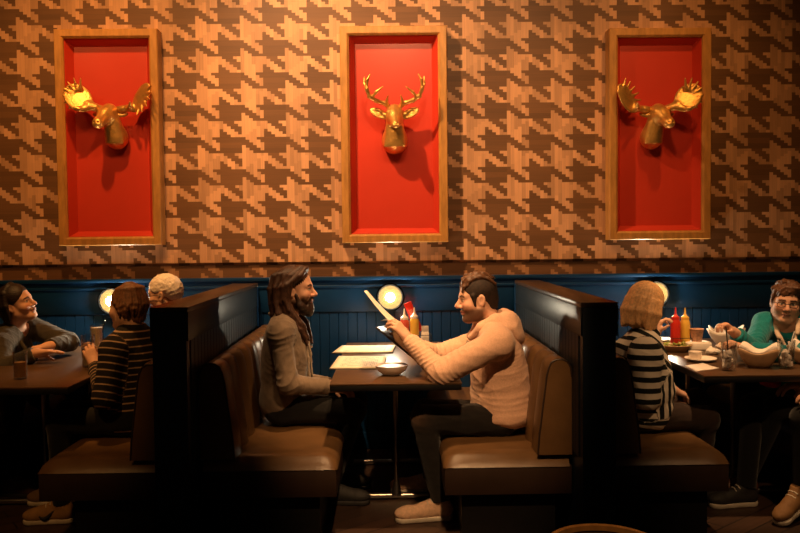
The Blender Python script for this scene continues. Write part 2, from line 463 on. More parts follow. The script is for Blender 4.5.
bench(DV[1][0], -1, 'tan leather bench under the person in the dark striped sweater', 0.60, 0.15)
bench(DV[1][1], 1, 'tan leather bench with rolled back under the long haired man', 0.645)
bench(DV[2][0], -1, 'tan leather bench under the man in the peach hoodie')
bench(DV[2][1], 1, 'tan leather bench under the blond person in the striped shirt', 0.59)
bench(DV[3][0], -1, 'tan leather bench under the person in the teal cardigan')
TY0, TY1, TZ = 3.83, WALLY-0.03, 0.75
def table(xc, x0, x1, label, y0=TY0):
    t = thing('booth_table', (xc, 4.6, 0), label, 'table', 'dark booth tables')
    m = MB(); m.box((x0, y0, TZ-0.010), (x1, TY1, TZ), 0.003); m.build('tabletop', M_TABLE, t)
    m = MB(); m.box((x0+0.002, y0+0.002, TZ-0.038), (x1-0.002, TY1-0.002, TZ-0.009), 0.003); m.build('underside', M_BLACK, t)
    for y in (4.33, 5.0):
        m = MB(); m.tube([(xc, y, 0.03), (xc, y, TZ-0.04)], 0.013, 14); m.build('pole', M_STEEL, t)
        m = MB(); m.tube([(xc-0.27, y, 0.022), (xc+0.27, y, 0.022)], 0.016, 10)
        m.tube([(xc, y, 0.03), (xc, y, 0.10)], [0.03, 0.016], 12); m.build('foot_bar', M_STEEL, t)
        m = MB(); m.box((xc-0.12, y-0.05, TZ-0.05), (xc+0.12, y+0.05, TZ-0.043)); m.build('mounting_plate', M_BLKMET, t)
    return t
table(0.024, -0.305, 0.352, 'dark wooden booth table with cream menus, between the two facing men')
table(-1.935, -2.27, -1.60, 'dark wooden booth table between the dark haired person and the striped sweater', 3.85)
table(1.925, 1.60, 2.26, 'dark wooden booth table crowded with plates and glasses', 3.93)

# ================================================================== framed boxes on the wall, with gilded trophies hung inside
def shadow_box(a, b, label):
    DEP = 0.105
    a = P(*a, WALLY-DEP); b = P(*b, WALLY-DEP)
    x0, x1, z1, z0 = a[0], b[0], a[2], b[2]
    t = thing('shadow_box_frame', ((x0+x1)/2, WALLY, z0), label, 'picture frame', 'oak framed red boxes on the wall')
    w = 0.060; yf, yb = WALLY-DEP, WALLY-0.001
    def ring(i, y): return [(x0+i, y, z0+i), (x1-i, y, z0+i), (x1-i, y, z1-i), (x0+i, y, z1-i)]
    def loft(steps):
        m = MB(); rings = [[m.bm.verts.new(Vector(p)) for p in ring(i, y)] for i, y in steps]
        for A, B in zip(rings[:-1], rings[1:]):
            for k in range(4): m.face([A[k], A[(k+1) % 4], B[(k+1) % 4], B[k]])
        return m
    loft([(0.0, yb), (0.0, yf+0.006), (0.005, yf), (w-0.014, yf+0.001), (w, yf+0.014), (w, yf+0.030)]).build('frame', M_FRAME, t, angle=20)
    loft([(w-0.001, yf+0.026), (w+0.003, yf+0.026), (w+0.038, WALLY-0.012), (w+0.038, WALLY-0.004)]).build('lining', M_RED, t, angle=20)
    m = MB(); m.box((x0+w+0.030, WALLY-0.012, z0+w+0.030), (x1-w-0.030, WALLY-0.002, z1-w-0.030)); m.build('back_panel', M_RED, t)
    return (x0+x1)/2
shadow_box((53, 29), (161.5, 245), 'oak framed red box with a gold moose, above the dark striped sweater')
shadow_box((339.5, 26), (448.5, 242), 'oak framed red box with the gold deer head, above the middle table')
shadow_box((609.5, 28), (711, 239), 'oak framed red box with a gold moose, dimmer, above the blond person')

YP = WALLY-0.012        # the red panel
def deer():
    o = P(394.5, 119.5, YP-0.05)
    W = lambda x, z, d: V(o[0]+0.92*x, YP-d, o[2]+0.89*z)
    S = Solid()
    S.ell(W(0.0, -0.165, 0.045), (0.083, 0.06, 0.085), k=0.04)
    S.cap(W(0.0, -0.165, 0.085), W(0, -0.03, 0.105), 0.074, 0.058, 0.05)
    S.cap(W(0, 0.035, 0.13), W(0.0, 0.0, 0.155), 0.060, 0.055, 0.03)
    S.cap(W(0, 0.0, 0.17), W(0.006, -0.065, 0.25), 0.046, 0.028, 0.03)
    S.ell(W(0.007, -0.075, 0.262), (0.025, 0.02, 0.02), k=0.01)
    for sx in (-1, 1):
        S.ell(W(sx*0.044, 0.035, 0.175), (0.014, 0.014, 0.012), k=0.012)            # brow
        S.ell(W(sx*0.046, 0.016, 0.178), (0.011, 0.011, 0.011), k=0.004)            # eye
        S.ell(W(0.007+sx*0.012, -0.068, 0.28), (0.006, 0.008, 0.006), k=0.006, op='s')
    for a in np.linspace(-0.9, 0.9, 9):                                             # carved coat
        S.cap(W(0.058*math.sin(a), -0.05, 0.10+0.048*math.cos(a)), W(0.080*math.sin(a), -0.205, 0.075+0.062*math.cos(a)), 0.013, 0.016, 0.006)
    t = S.build('deer_head_sculpture', M_GOLD, loc=W(0, 0, 0), h=0.0055)
    tag(t, 'gold deer head with branching antlers mounted on the middle red panel', 'deer head sculpture')
    for sx in (-1, 1):
        S = Solid(); M = frame((sx*0.86, 0.1, 0.42), (0, -1, 0.2))
        S.ell(W(sx*0.112, 0.035, 0.115), (0.033, 0.070, 0.014), M, 0.01); S.ell(W(sx*0.116, 0.034, 0.128), (0.020, 0.052, 0.009), M, 0.008, 's')
        S.cap(W(sx*0.045, 0.02, 0.12), W(sx*0.08, 0.028, 0.118), 0.016, 0.014, 0.02)
        S.build('ear', M_GOLD, t, h=0.0045)
        S = Solid(); k = 1.0
        main = [(0.030, 0.075, 0.13), (0.075, 0.105, 0.15), (0.135, 0.12, 0.175), (0.180, 0.145, 0.20), (0.198, 0.20, 0.22), (0.194, 0.26, 0.23), (0.172, 0.30, 0.235)]
        S.chain([W(sx*a, b, d) for a, b, d in main], [0.016, 0.0145, 0.0135, 0.0125, 0.0105, 0.0085, 0.005], 0.012)
        S.chain([W(sx*a, b, d) for a, b, d in [(0.165, 0.137, 0.19), (0.13, 0.175, 0.215), (0.082, 0.212, 0.23)]], [0.011, 0.009, 0.0045], 0.012)
        S.chain([W(sx*a, b, d) for a, b, d in [(0.196, 0.185, 0.215), (0.215, 0.24, 0.20), (0.216, 0.295, 0.19)]], [0.010, 0.008, 0.0045], 0.012)
        S.chain([W(sx*a, b, d) for a, b, d in [(0.05, 0.09, 0.14), (0.055, 0.125, 0.175), (0.045, 0.155, 0.19)]], [0.011, 0.008, 0.0045], 0.01)
        S.build('antler', M_GOLD, t, h=0.0045)
    return t
deer()
def moose(px, py, s, label):
    """s = 1: the broad antler is on the picture's side toward -x and the muzzle turns that way"""
    o = P(px, py, YP-0.05)
    W = lambda x, z, d: V(o[0]+s*0.86*x, YP-0.9*d, o[2]+0.86*z)
    S = Solid()
    S.ell(W(0.03, -0.165, 0.045), (0.068, 0.055, 0.075), k=0.04)
    S.cap(W(0.03, -0.16, 0.08), W(0.015, -0.04, 0.105), 0.062, 0.056, 0.05)
    S.cap(W(0.0, 0.03, 0.12), W(-0.015, 0.0, 0.15), 0.056, 0.052, 0.03)
    S.cap(W(-0.015, 0.0, 0.16), W(-0.032, -0.065, 0.24), 0.047, 0.036, 0.03)
    S.ell(W(-0.036, -0.084, 0.268), (0.033, 0.032, 0.03), k=0.03)                    # heavy drooping muzzle
    for sx in (-1, 1):
        S.ell(W(-0.015+sx*0.045, 0.03, 0.165), (0.015, 0.015, 0.014), k=0.012)
        S.ell(W(-0.018+sx*0.047, 0.012, 0.17), (0.011, 0.011, 0.011), k=0.004)
        S.ell(W(-0.038+sx*0.016, -0.077, 0.298), (0.007, 0.009, 0.007), k=0.006, op='s')
    for a in np.linspace(-1.0, 1.0, 9):
        S.cap(W(0.018+0.056*math.sin(a), -0.05, 0.10+0.048*math.cos(a)), W(0.030+0.064*math.sin(a), -0.205, 0.07+0.055*math.cos(a)), 0.013, 0.017, 0.006)
    t = S.build('moose_head_sculpture', M_GOLD, loc=W(0, 0, 0), h=0.0055)
    tag(t, label, 'moose head sculpture', 'gold moose heads')
    for sx in (-1, 1):
        S = Solid(); M = frame((sx*s*0.9, 0.1, 0.12), (0, -1, 0.3))
        S.ell(W(sx*0.083, 0.012, 0.10), (0.022, 0.05, 0.012), M, 0.01); S.cap(W(sx*0.04, 0.01, 0.11), W(sx*0.06, 0.01, 0.105), 0.015, 0.013, 0.02)
        S.build('ear', M_GOLD, t, h=0.0045)
    # the palm that faces the room
    S = Solid()
    S.chain([W(-0.03, 0.055, 0.12), W(-0.09, 0.055, 0.15), W(-0.135, 0.065, 0.17)], [0.02, 0.02, 0.024], 0.02)
    M = frame((-s*0.55, 0.12, 0.80), (s*0.25, -0.92, 0.30))
    S.ell(W(-0.215, 0.13, 0.18), (0.085, 0.112, 0.013), M, 0.03)

    for a, l in zip(np.radians([80, 104, 128, 150, 172, 196, 222]), [0.15, 0.155, 0.155, 0.150, 0.142, 0.135, 0.12]):
        c = V(-0.205, 0.125); S.cap(W(c[0]+0.055*math.cos(a), c[1]+0.07*math.sin(a), 0.18), W(c[0]+l*0.82*math.cos(a), c[1]+l*math.sin(a), 0.20), 0.013, 0.005, 0.014)
    S.chain([W(-0.13, 0.06, 0.17), W(-0.19, 0.035, 0.22), W(-0.235, 0.05, 0.25)], [0.014, 0.011, 0.005], 0.014)
    S.build('antler', M_GOLD, t, h=0.0045)
    # the palm seen nearly edge-on
    S = Solid()
    S.chain([W(0.035, 0.05, 0.11), W(0.10, 0.05, 0.12), W(0.165, 0.06, 0.13)], [0.02, 0.02, 0.024], 0.02)
    M = frame((s*0.50, -0.15, 0.80), (-s*0.42, -0.85, 0.2))
    S.ell(W(0.255, 0.135, 0.14), (0.062, 0.110, 0.013), M, 0.03)
    for i, f in enumerate(np.linspace(-0.9, 1.0, 6)):
        base = W(0.255, 0.135, 0.14)+M @ V(0.05*math.cos(f), 0.085*math.sin(f), 0); tip = W(0.255, 0.135, 0.14)+M @ V(0.105*math.cos(f), 0.135*math.sin(f), 0.02)
        S.cap(base, tip, 0.012, 0.005, 0.014)
    S.chain([W(0.15, 0.058, 0.13), W(0.19, 0.06, 0.20), W(0.20, 0.085, 0.235)], [0.014, 0.011, 0.005], 0.014)
    S.build('antler', M_GOLD, t, h=0.0045)
moose(112.5, 117, 1, 'gold moose head sculpture on the red panel nearest the white haired person')
moose(655, 117, -1, 'gold moose head sculpture on the dim red panel above the blond person')

# ================================================================== round wall lamps above the tables
M_BULB = glow('lamp globe', (1.0, 0.84, 0.60), 520.0)
M_DISH = mat('dark bronze lamp dish', (0.0150, 0.0098, 0.0034), 0.6, spec=0.01)
M_BEZEL = mat('matt black lamp ring', (0.0008, 0.0008, 0.0009), 0.7, spec=0.02)
def sconce(x, z, label):
    t = thing('wall_sconce', (x, WALLY-0.02, z), label, 'wall lamp', 'round black wall lamps')
    M = np.array([[1, 0, 0], [0, 0, -1], [0, 1, 0]], float)      # local z points into the room
    c = (x, WALLY-0.02, z)
    m = MB(); m.lathe([(0, 0), (0.098, 0), (0.098, 0.010), (0.096, 0.028), (0.089, 0.034), (0.081, 0.030), (0.079, 0.022)], c, 48, M); m.build('bezel', M_BEZEL, t)
    m = MB(); m.lathe([(0.080, 0.026), (0.070, 0.016), (0.05, 0.010), (0.0, 0.008)], c, 40, M); m.build('reflector', M_DISH, t)
    m = MB(); m.lathe([(0.0, 0.012), (0.016, 0.014), (0.027, 0.026), (0.031, 0.042), (0.028, 0.058), (0.017, 0.069), (0.0, 0.073)], c, 32, M); m.build('globe', M_BULB, t)
    return t
sconce(0.0, 1.062, 'lit round wall lamp above the table with the menus')
sconce(-1.912, 1.058, 'lit round wall lamp partly hidden by the brown haired person')
sconce(1.843, 1.062, 'lit round wall lamp partly hidden by the blond hair')

# ================================================================== stool in front of the booths
def stool():
    c = V(0.502, 1.80, 0.014)
    t = thing('bar_stool', c, 'round stool with pale wooden rim at the bottom edge of the photo', 'stool')
    m = MB(); m.lathe([(0.10, 0.70), (0.135, 0.70), (0.143, 0.708), (0.143, 0.722), (0.137, 0.729), (0.128, 0.727), (0.126, 0.715)], c, 64); m.build('rim', M_FRAME, t)
    m = MB(); m.lathe([(0.0, 0.69), (0.125, 0.70), (0.126, 0.712), (0.11, 0.717), (0, 0.719)], c, 48); m.build('seat', M_LEATHD, t)
    for a in range(4):
        d = V(math.cos(a*PI/2+0.4), math.sin(a*PI/2+0.4), 0)
        m = MB(); m.tube([c+d*0.10+V(0, 0, 0.70), c+d*0.16-V(0, 0, 0.014)], [0.016, 0.013], 12); m.build('leg', M_CAPW, t)
    m = MB(); m.tube([c+V(0.142*math.cos(q), 0.142*math.sin(q), 0.25) for q in np.linspace(0, 2*PI, 40)[:-1]], 0.008, 8, closed=True); m.build('foot_ring', M_STEEL, t)
stool()
# ================================================================== people
M_SKIN = mat('skin', (1, 1, 1), 0.6, var=0.07, vscale=60, tone=True, bmp=0.04, bscale=260, spec=0.4, sss=0.0)
def cloth(name, base, rough=0.85, var=0.12, vscale=30, bmp=0.25, bscale=500, sheen=0.15, tone=False):
    return mat(name, base, rough, var=var, vscale=vscale, bmp=bmp, bscale=bscale, sheen=sheen, spec=0.2, tone=tone)
def hairmat(name, base, var=0.35, rough=0.5): return mat(name, base, rough, var=var, vscale=70, bmp=0.2, bscale=240, spec=0.45)
def striped(name, a, b, pitch, duty, soft=0.02):
    """knitted stripes that follow body and sleeves; duty = share of colour b"""
    m, nt, bs = nt_of(name)
    at = N(nt, 'ShaderNodeAttribute', attribute_name='along')
    f = math_(nt, 'FLOORED_MODULO', math_(nt, 'DIVIDE', at.outputs['Fac'], pitch), 1.0)
    f = math_(nt, 'LESS_THAN', math_(nt, 'ADD', f, math_(nt, 'MULTIPLY', noise(nt, 90), 0.05)), duty)
    n = noise(nt, 300, 2)
    nt.links.new(mixc(nt, f, tuple(c*0.95 for c in a), b), bs.inputs['Base Color'])
    bs.inputs['Roughness'].default_value = 0.85; bs.inputs['Specular IOR Level'].default_value = 0.2
    bump(nt, bs, n, 0.25)
    return m
def folds(seed, amp, size=0.09, dirs=5):
    r = np.random.RandomState(seed); K = r.normal(size=(dirs, 3)); K /= np.linalg.norm(K, axis=1)[:, None]
    f = 2*PI/(size*r.uniform(0.6, 1.5, dirs)); ph = r.uniform(0, 6.28, dirs); W = r.normal(size=(dirs, 3))*9
    def d(v):
        o = np.zeros(len(v))
        for k in range(dirs):
            o += (1-np.abs(np.sin(0.5*f[k]*(v @ K[k])+ph[k]+0.9*np.sin(v @ W[k]))))**2
        return amp*(o/dirs-0.33)*2
    return d
def wrinkle(J, seed, amp, pitch=0.05):
    f0 = folds(seed, amp*0.55, 0.10, 5); al = None; r = np.random.RandomState(seed); W = r.normal(size=(4, 3)); W /= np.linalg.norm(W, axis=1)[:, None]; ph = r.uniform(0, 6, 4)
    al = limb_attr(J)
    def d(v):
        a = al(v); m = 0.5+0.5*np.sin(16*(v @ W[0])+ph[0])*np.sin(13*(v @ W[1])+ph[1]); sl = np.clip(a-1.5, 0, 1)
        el = np.zeros(len(v))
        for q in 'LR': el = np.maximum(el, np.exp(-(np.linalg.norm(v-J['el'+q], axis=1)/0.10)**2)); el = np.maximum(el, 0.8*np.exp(-(np.linalg.norm(v-J['wr'+q], axis=1)/0.09)**2))
        k = a/pitch*PI+3.0*np.sin(15*(v @ W[2])+ph[2])+1.8*np.sin(34*(v @ W[3])+ph[3])
        rg = (1-np.abs(np.sin(k)))**1.6; m2 = np.clip(0.5+0.9*np.sin(23*(v @ W[1])+ph[3])*np.sin(27*(v @ W[3])+ph[0]), 0, 1)
        return f0(v)+amp*(rg-0.3)*(0.3*m+0.75*el*sl*m2+0.3*m*m2*sl)
    return d
def strands(c, M, amp=0.0025, n=44):
    def d(v):
        q = (v-c) @ M; a = np.arctan2(q[:, 0], q[:, 2]+0.02)
        return amp*(np.sin(a*n+4*np.sin(q[:, 1]*35)+3*np.sin(q[:, 2]*28))+0.6*np.sin(a*n*2.3+q[:, 1]*60))
    return d

def strands_down(c, M, amp=0.0013, n=46):
    def d(v):
        q = (v-c) @ M; a = np.arctan2(q[:, 0], q[:, 1])
        return amp*(np.sin(a*n+2*np.sin(q[:, 2]*22))+0.7*np.sin(a*n*1.9+1.5*np.sin(q[:, 2]*31)))
    return d
def head(S, c, M, s=1.0, fem=False, nose=1.0, jaw=1.0, full=1.0):
    L = lambda x, y, z: c+M @ (V(x, y, z)*s)
    def E(x, y, z, r, k=0.02, op='u', MM=None): S.ell(L(x, y, z), np.array(r)*s, M if MM is None else MM, k*s, op)
    def K(a, b, ra, rb, k=0.02, op='u'): S.cap(L(*a), L(*b), ra*s, rb*s, k*s, op)
    E(0, -0.012, 0.035, (0.075, 0.096, 0.082), 0.03)
    E(0, 0.022, -0.03, (0.061*full, 0.064, 0.08), 0.03)
    for x in (-1, 1):
        K((x*0.050*jaw, -0.002, -0.062), (x*0.018, 0.062, -0.100), 0.024, 0.019, 0.03)
        E(x*0.040, 0.056, -0.030, (0.024*full, 0.024, 0.022), 0.03)
        K((x*0.012, 0.078, 0.022), (x*0.040, 0.066, 0.022), 0.011, 0.010, 0.02)
    E(0, 0.070, -0.099, (0.023*jaw, 0.019, 0.017), 0.02)
    for x in (-1, 1): E(x*0.032, 0.094, 0.002, (0.018, 0.013, 0.011), 0.014, 's')
    for x in (-1, 1):
        E(x*0.031, 0.0715, 0.0, (0.0135, 0.0125, 0.0115), 0.003)
        K((x*0.018, 0.0785, 0.0085), (x*0.043, 0.0735, 0.0075), 0.0042, 0.0038, 0.006)     # upper lid
    K((0, 0.082, 0.012), (0, 0.106*nose, -0.026), 0.009, 0.0125, 0.012)
    E(0, 0.106*nose, -0.029, (0.0125, 0.012, 0.0105), 0.008)
    for x in (-1, 1): E(x*0.0125, 0.094, -0.034, (0.009, 0.011, 0.008), 0.008)
    K((-0.016, 0.086, -0.059), (0.016, 0.086, -0.059), 0.0065, 0.0065, 0.01)
    E(0, 0.092, -0.059, (0.014, 0.007, 0.006), 0.008)
    K((-0.014, 0.087, -0.0715), (0.014, 0.087, -0.0715), 0.007, 0.007, 0.008)
    K((-0.026, 0.088, -0.0655), (0.026, 0.088, -0.0655), 0.0028, 0.0028, 0.005, 's')
    for x in (-1, 1):
        ME = M @ np.array(Matrix.Rotation(x*0.35, 3, 'Z') @ Matrix.Rotation(0.22, 3, 'X'))
        E(x*0.076, -0.010, -0.012, (0.0085, 0.020, 0.033), 0.006, 'u', ME)
        E(x*0.084, -0.006, -0.010, (0.006, 0.011, 0.019), 0.006, 's', ME)
    return L
def face_tone(c, M, s, skin, lip, brow, stub=None, iris=(0.03, 0.02, 0.012), browd=1.0):
    skin = np.array(skin)
    def col(v):
        o = np.tile(skin, (len(v), 1)); q = (v-c) @ M/s
        x, y, z = np.abs(q[:, 0]), q[:, 1], q[:, 2]
        near = np.linalg.norm(q, axis=1) < 0.17
        def mixin(mask, cc): o[mask] = o[mask]*(1-mask[mask, None]*0)*0+np.array(cc)
        ch = np.exp(-(((x-0.042)/0.02)**2+((z+0.03)/0.02)**2))*(y > 0.03)*near
        o = o*(1+ch[:, None]*np.array([0.04, -0.13, -0.13]))
        nz = np.exp(-((x/0.014)**2+((z+0.03)/0.014)**2))*(y > 0.085)*near; o = o*(1+nz[:, None]*np.array([0.03, -0.12, -0.12]))
        if stub is not None:
            f = np.clip((-0.042-z)/0.014, 0, 1)*np.clip((y+0.025)/0.02, 0, 1)*near*np.clip((z+0.125)/0.012, 0, 1)
            f = np.maximum(f, np.exp(-((z+0.05)/0.006)**2)*(x < 0.026)*(y > 0.075)*near)
            o = o*(1-0.85*f[:, None])+np.array(stub)*0.85*f[:, None]
        lips = near & (y > 0.074) & (((z+0.0655)/0.0115)**2+(x/0.025)**2 < 1); mixin(lips, lip)
        mouth = near & (y > 0.07) & (np.abs(z+0.0655) < 0.0018) & (x < 0.023); mixin(mouth, np.array(lip)*0.25)
        br = near & (y > 0.055) & (np.abs(z-0.0245-0.10*(x-0.03)*(x < 0.034)+0.25*(x-0.034)*(x > 0.034)) < 0.0044*browd) & (x > 0.011) & (x < 0.050); mixin(br, brow)
        ew = near & (y > 0.066) & (((x-0.0315)/0.0125)**2+((z-0.0005)/0.0058)**2 < 1); mixin(ew, (0.62, 0.55, 0.48))
        ei = near & (y > 0.066) & ((x-0.0310)**2+(z-0.0005)**2 < 0.0056**2); mixin(ei, iris)
        lash = near & (y > 0.066) & (np.abs(z-0.0068+0.03*np.abs(x-0.031)) < 0.0016) & (np.abs(x-0.0315) < 0.0135); mixin(lash, np.array(brow)*0.6)
        return o
    return col

def hand(S, w, d, n, right, curl=(0.5, 0.6, 0.4), s=1.0, thumb=0.6, spread=0.10, curls=None):
    """w wrist, d finger direction, n where the palm faces"""
    y = nrm(d); z = -nrm(np.array(n, float)-y*(np.array(n, float)@y)); x = np.cross(y, z)
    t = -1 if right else 1
    L = lambda a, b, c_: w+s*(x*a+y*b+z*c_)
    kn = [(0.028, 0.090, 0.004), (0.0095, 0.094, 0.006), (-0.009, 0.090, 0.004), (-0.026, 0.081, 0.0)]
    lens = [0.070, 0.078, 0.072, 0.056]
    S.cap(L(0, -0.02, 0), L(0, 0.02, 0), 0.024*s, 0.026*s, 0.02)
    for i, (a, b, c_) in enumerate(kn):
        S.cap(L(t*a*0.55, 0.012, 0), L(t*a, b, c_), 0.0145*s, 0.0115*s, 0.016)
    S.cap(L(t*0.018, 0.02, -0.010), L(t*0.030, 0.055, -0.014), 0.015*s, 0.012*s, 0.014)       # ball of the thumb
    for i, (a, b, c_) in enumerate(kn):
        p = L(t*a, b, c_); ang = 0.0; r = 0.0092*s*(0.9 if i == 3 else 1)
        sp = t*spread*(1.2-i*0.8)
        cu = curls[i] if curls else curl
        for k, (fr, cc) in enumerate(zip((0.45, 0.30, 0.25), cu)):
            ang += cc
            dd = (y*math.cos(ang)-z*math.sin(ang))+x*sp*math.cos(ang)
            q = p+nrm(dd)*lens[i]*fr*s
            S.cap(p, q, r, r*0.92, 0.004); p = q; r *= 0.93
    p = L(t*0.030, 0.045, -0.012); dd = nrm(x*t*0.75+y*0.75-z*thumb)
    q = p+dd*0.034*s; S.cap(p, q, 0.0115*s, 0.010*s, 0.008)
    dd = nrm(x*t*0.35+y*0.95-z*thumb*0.9); S.cap(q, q+dd*0.028*s, 0.010*s, 0.0082*s, 0.004)
    return L(0, 0.06, -0.02)

def torso(S, J, g=0.0, k=0.05, w=1.0, belly=1.0):
    up = nrm(J['nb']-J['pe']); M = frame(J['face'], up)
    S.ell(J['pe']+up*0.01, V(0.165*w+g, 0.118*belly+g, 0.115+g), M, k)
    S.ell(J['pe']*0.5+J['ch']*0.5, V(0.150*w+g, 0.112*belly+g, 0.16+g), M, k)
    S.ell(J['ch'], V(0.160*w+g, 0.112+g, 0.175+g), M, k)
    for q in 'LR':
        S.cap(J['nb']*0.6+J['ch']*0.1+J['sh'+q]*0.3-up*0.02, J['sh'+q]-up*0.012, 0.060+g, 0.042+g, k)
        S.cap(J['nb']+up*0.015, J['sh'+q]*0.8+J['nb']*0.2, 0.040+g*0.6, 0.045+g*0.8, k)
    return up, M
def sleeves(S, J, g=(0.062, 0.054, 0.050, 0.040), k=0.03, stop=0.97, cutw=True, which='LR'):
    for q in which:
        S.cap(J['sh'+q], J['el'+q], g[0], g[1], k)
        e = J['wr'+q]; d = nrm(e-J['el'+q]); p = J['el'+q]+(e-J['el'+q])*stop
        S.cap(J['el'+q], e, g[2], g[3], 0.025, cut=[(p, d)])
def trousers(S, J, g=(0.088, 0.066, 0.058, 0.050), k=0.04):
    up = nrm(J['nb']-J['pe'])
    S.ell(J['pe']-V(0, 0, 0.01), V(0.17, 0.135, 0.115), frame(J['face'], up), k)
    for q in 'LR':
        S.cap(J['hi'+q], J['kn'+q], g[0], g[1], k)
        d = nrm(J['an'+q]-J['kn'+q]); S.cap(J['kn'+q], J['an'+q], g[2]+0.004, g[3], 0.03, cut=[(J['an'+q]+d*0.0, d)])
def limb_attr(J):
    """running length along the nearest of torso and arms, in metres"""
    up = nrm(J['nb']-J['pe'])
    def dseg(v, a, b):
        ab = b-a; t = np.clip((v-a) @ ab/(ab@ab), 0, 1); return np.linalg.norm(v-a-t[:, None]*ab, axis=1), t*np.linalg.norm(ab)
    def f(v):
        d1, d2 = nrm(J['ch']-J['pe']), nrm(J['nb']-J['ch']); l1 = np.linalg.norm(J['ch']-J['pe'])
        b1, b2 = (v-J['pe']) @ d1, l1+(v-J['ch']) @ J.get('slope', d2); wq = np.clip(((v-J['ch']) @ nrm(d1+d2)+0.06)/0.12, 0, 1)
        D = [np.minimum(dseg(v, J['pe'], J['ch'])[0], dseg(v, J['ch'], J['nb'])[0])-0.085]; A = [b1*(1-wq)+b2*wq]
        for q in 'LR':
            d, t = dseg(v, J['sh'+q], J['el'+q]); l = np.linalg.norm(J['el'+q]-J['sh'+q])
            D.append(d-0.02); A.append(5-(v-J['sh'+q]) @ nrm(J['el'+q]-J['sh'+q]))
            d, t = dseg(v, J['el'+q], J['wr'+q]); D.append(d-0.01); A.append(5-l-(v-J['el'+q]) @ nrm(J['wr'+q]-J['el'+q]))
        D = np.array(D); A = np.array(A)
        return A[D.argmin(0), np.arange(len(v))]
    return f

def shoe(parent, ankle, d, mu, ms, L=0.28, name='shoe', extra=None, tilt=0.0):
    """the sole lies on the floor under the ankle; d = where the toe points"""
    y = nrm(V(d[0], d[1], 0)); x = V(y[1], -y[0], 0); z = V(0, 0, 1)
    if tilt: y = nrm(y*math.cos(tilt)-z*math.sin(tilt)); z = np.cross(x, y)
    h = V(ankle[0], ankle[1], 0)-V(y[0], y[1], 0)*0.055+V(0, 0, L*math.sin(tilt) if tilt else 0)
    W = lambda a, b, c: h+x*a+y*b+z*c
    S = Solid()
    S.cap(W(0, 0.03, 0.052), W(0, L-0.075, 0.042), 0.036, 0.041, 0.03); S.ell(W(0, L-0.05, 0.042), V(0.042, 0.052, 0.032), np.stack([x, y, z], 1), 0.02)
    S.cap(W(0, 0.035, 0.055), W(0, 0.05, 0.105), 0.036, 0.038, 0.03); S.cap(W(0, 0.07, 0.10), W(0, 0.15, 0.062), 0.028, 0.028, 0.03)
    S.half(W(0, 0, 0.018), -z); S.half(W(0, 0.03, 0.112), nrm(z-0.25*y))
    up = S.build(name, mu, parent, h=0.005, disp=folds(int(abs(ankle[0])*100), 0.0015, 0.05))
    S = Solid()
    S.cap(W(0, 0.030, 0.015), W(0, L*0.55, 0.015), 0.040, 0.037, 0.02); S.cap(W(0, L*0.55, 0.015), W(0, L-0.048, 0.017), 0.037, 0.047, 0.02)
    S.half(W(0, 0, 0.0), -z); S.half(W(0, 0, 0.026), z)
    S.build('sole', ms, up, h=0.005)
    for k in range(4):
        m = MB(); b = 0.105+0.022*k; zz = 0.112-0.011*k
        m.tube([W(-0.028, b, zz-0.012), W(-0.012, b+0.004, zz), W(0.012, b+0.004, zz), W(0.028, b, zz-0.012)], 0.0032, 6); m.build('lace', ms, up)
    if extra: extra(up, W, x, y, z)
    return up
def glasses(parent, c, M, s, m_):
    L = lambda x, y, z: c+M @ (V(x, y, z)*s)
    m = MB()
    for x in (-1, 1):
        m.tube([L(x*0.033+0.023*math.cos(a), 0.094-0.006*abs(x*0.033+0.023*math.cos(a))/0.05, -0.003+0.017*math.sin(a)) for a in np.linspace(0, 2*PI, 22)[:-1]], 0.0019, 6, closed=True)
        m.tube([L(x*0.055, 0.088, 0.004), L(x*0.078, 0.06, 0.004), L(x*0.081, 0.0, 0.0), L(x*0.080, -0.02, -0.014)], 0.0022, 6)
    m.tube([L(-0.011, 0.096, 0.002), L(0, 0.101, 0.005), L(0.011, 0.096, 0.002)], 0.0018, 6)
    return m.build('glasses', m_, parent)

def make_body(label, J, tone, hands, female=False, w=1.0, head_kw={}, h=0.0045, arms=(0.046, 0.038, 0.036, 0.024)):
    c, M, s = J['hc'], J['hm'], J.get('hs', 1.0)
    S = Solid()
    torso(S, J, 0, w=w)
    for q in 'LR':
        S.cap(J['sh'+q], J['el'+q], arms[0], arms[1], 0.03); S.cap(J['el'+q], J['wr'+q], arms[2], arms[3], 0.02)
        S.cap(J['hi'+q], J['kn'+q], 0.074, 0.052, 0.04); S.cap(J['kn'+q], J['an'+q], 0.046, 0.034, 0.03)
    base = c+M @ (V(0, -0.022, -0.055)*s)
    S.cap(base, J['nb'], (0.050 if female else 0.056)*s, (0.056 if female else 0.064)*s, 0.03)
    S.cap(c+M @ (V(0, 0.03, -0.095)*s), J['nb']*0.5+base*0.5, 0.028*s, 0.04*s, 0.03)
    head(S, c, M, s, female, **head_kw)
    for q in 'LR':
        if q in hands: hand(S, J['wr'+q], right=(q == 'R'), **hands[q])
        else: hand(S, J['wr'+q], d=J['wr'+q]-J['el'+q], n=V(0, 0, -1), right=(q == 'R'))
    o = S.build('person', M_SKIN, loc=(J['pe'][0], J['pe'][1], 0), h=h, col=tone, smooth_it=1)
    return tag(o, label, 'person')
def check(J, nm):
    l = lambda a, b: round(float(np.linalg.norm(J[a]-J[b])), 2)
    print(nm, 'upper arm', l('shL', 'elL'), l('shR', 'elR'), 'forearm', l('elL', 'wrL'), l('elR', 'wrR'), 'shoulders', l('shL', 'shR'), 'thigh', l('hiL', 'knL'), l('hiR', 'knR'), 'shin', l('knL', 'anL'), l('knR', 'anR'), 'torso', l('pe', 'nb'))
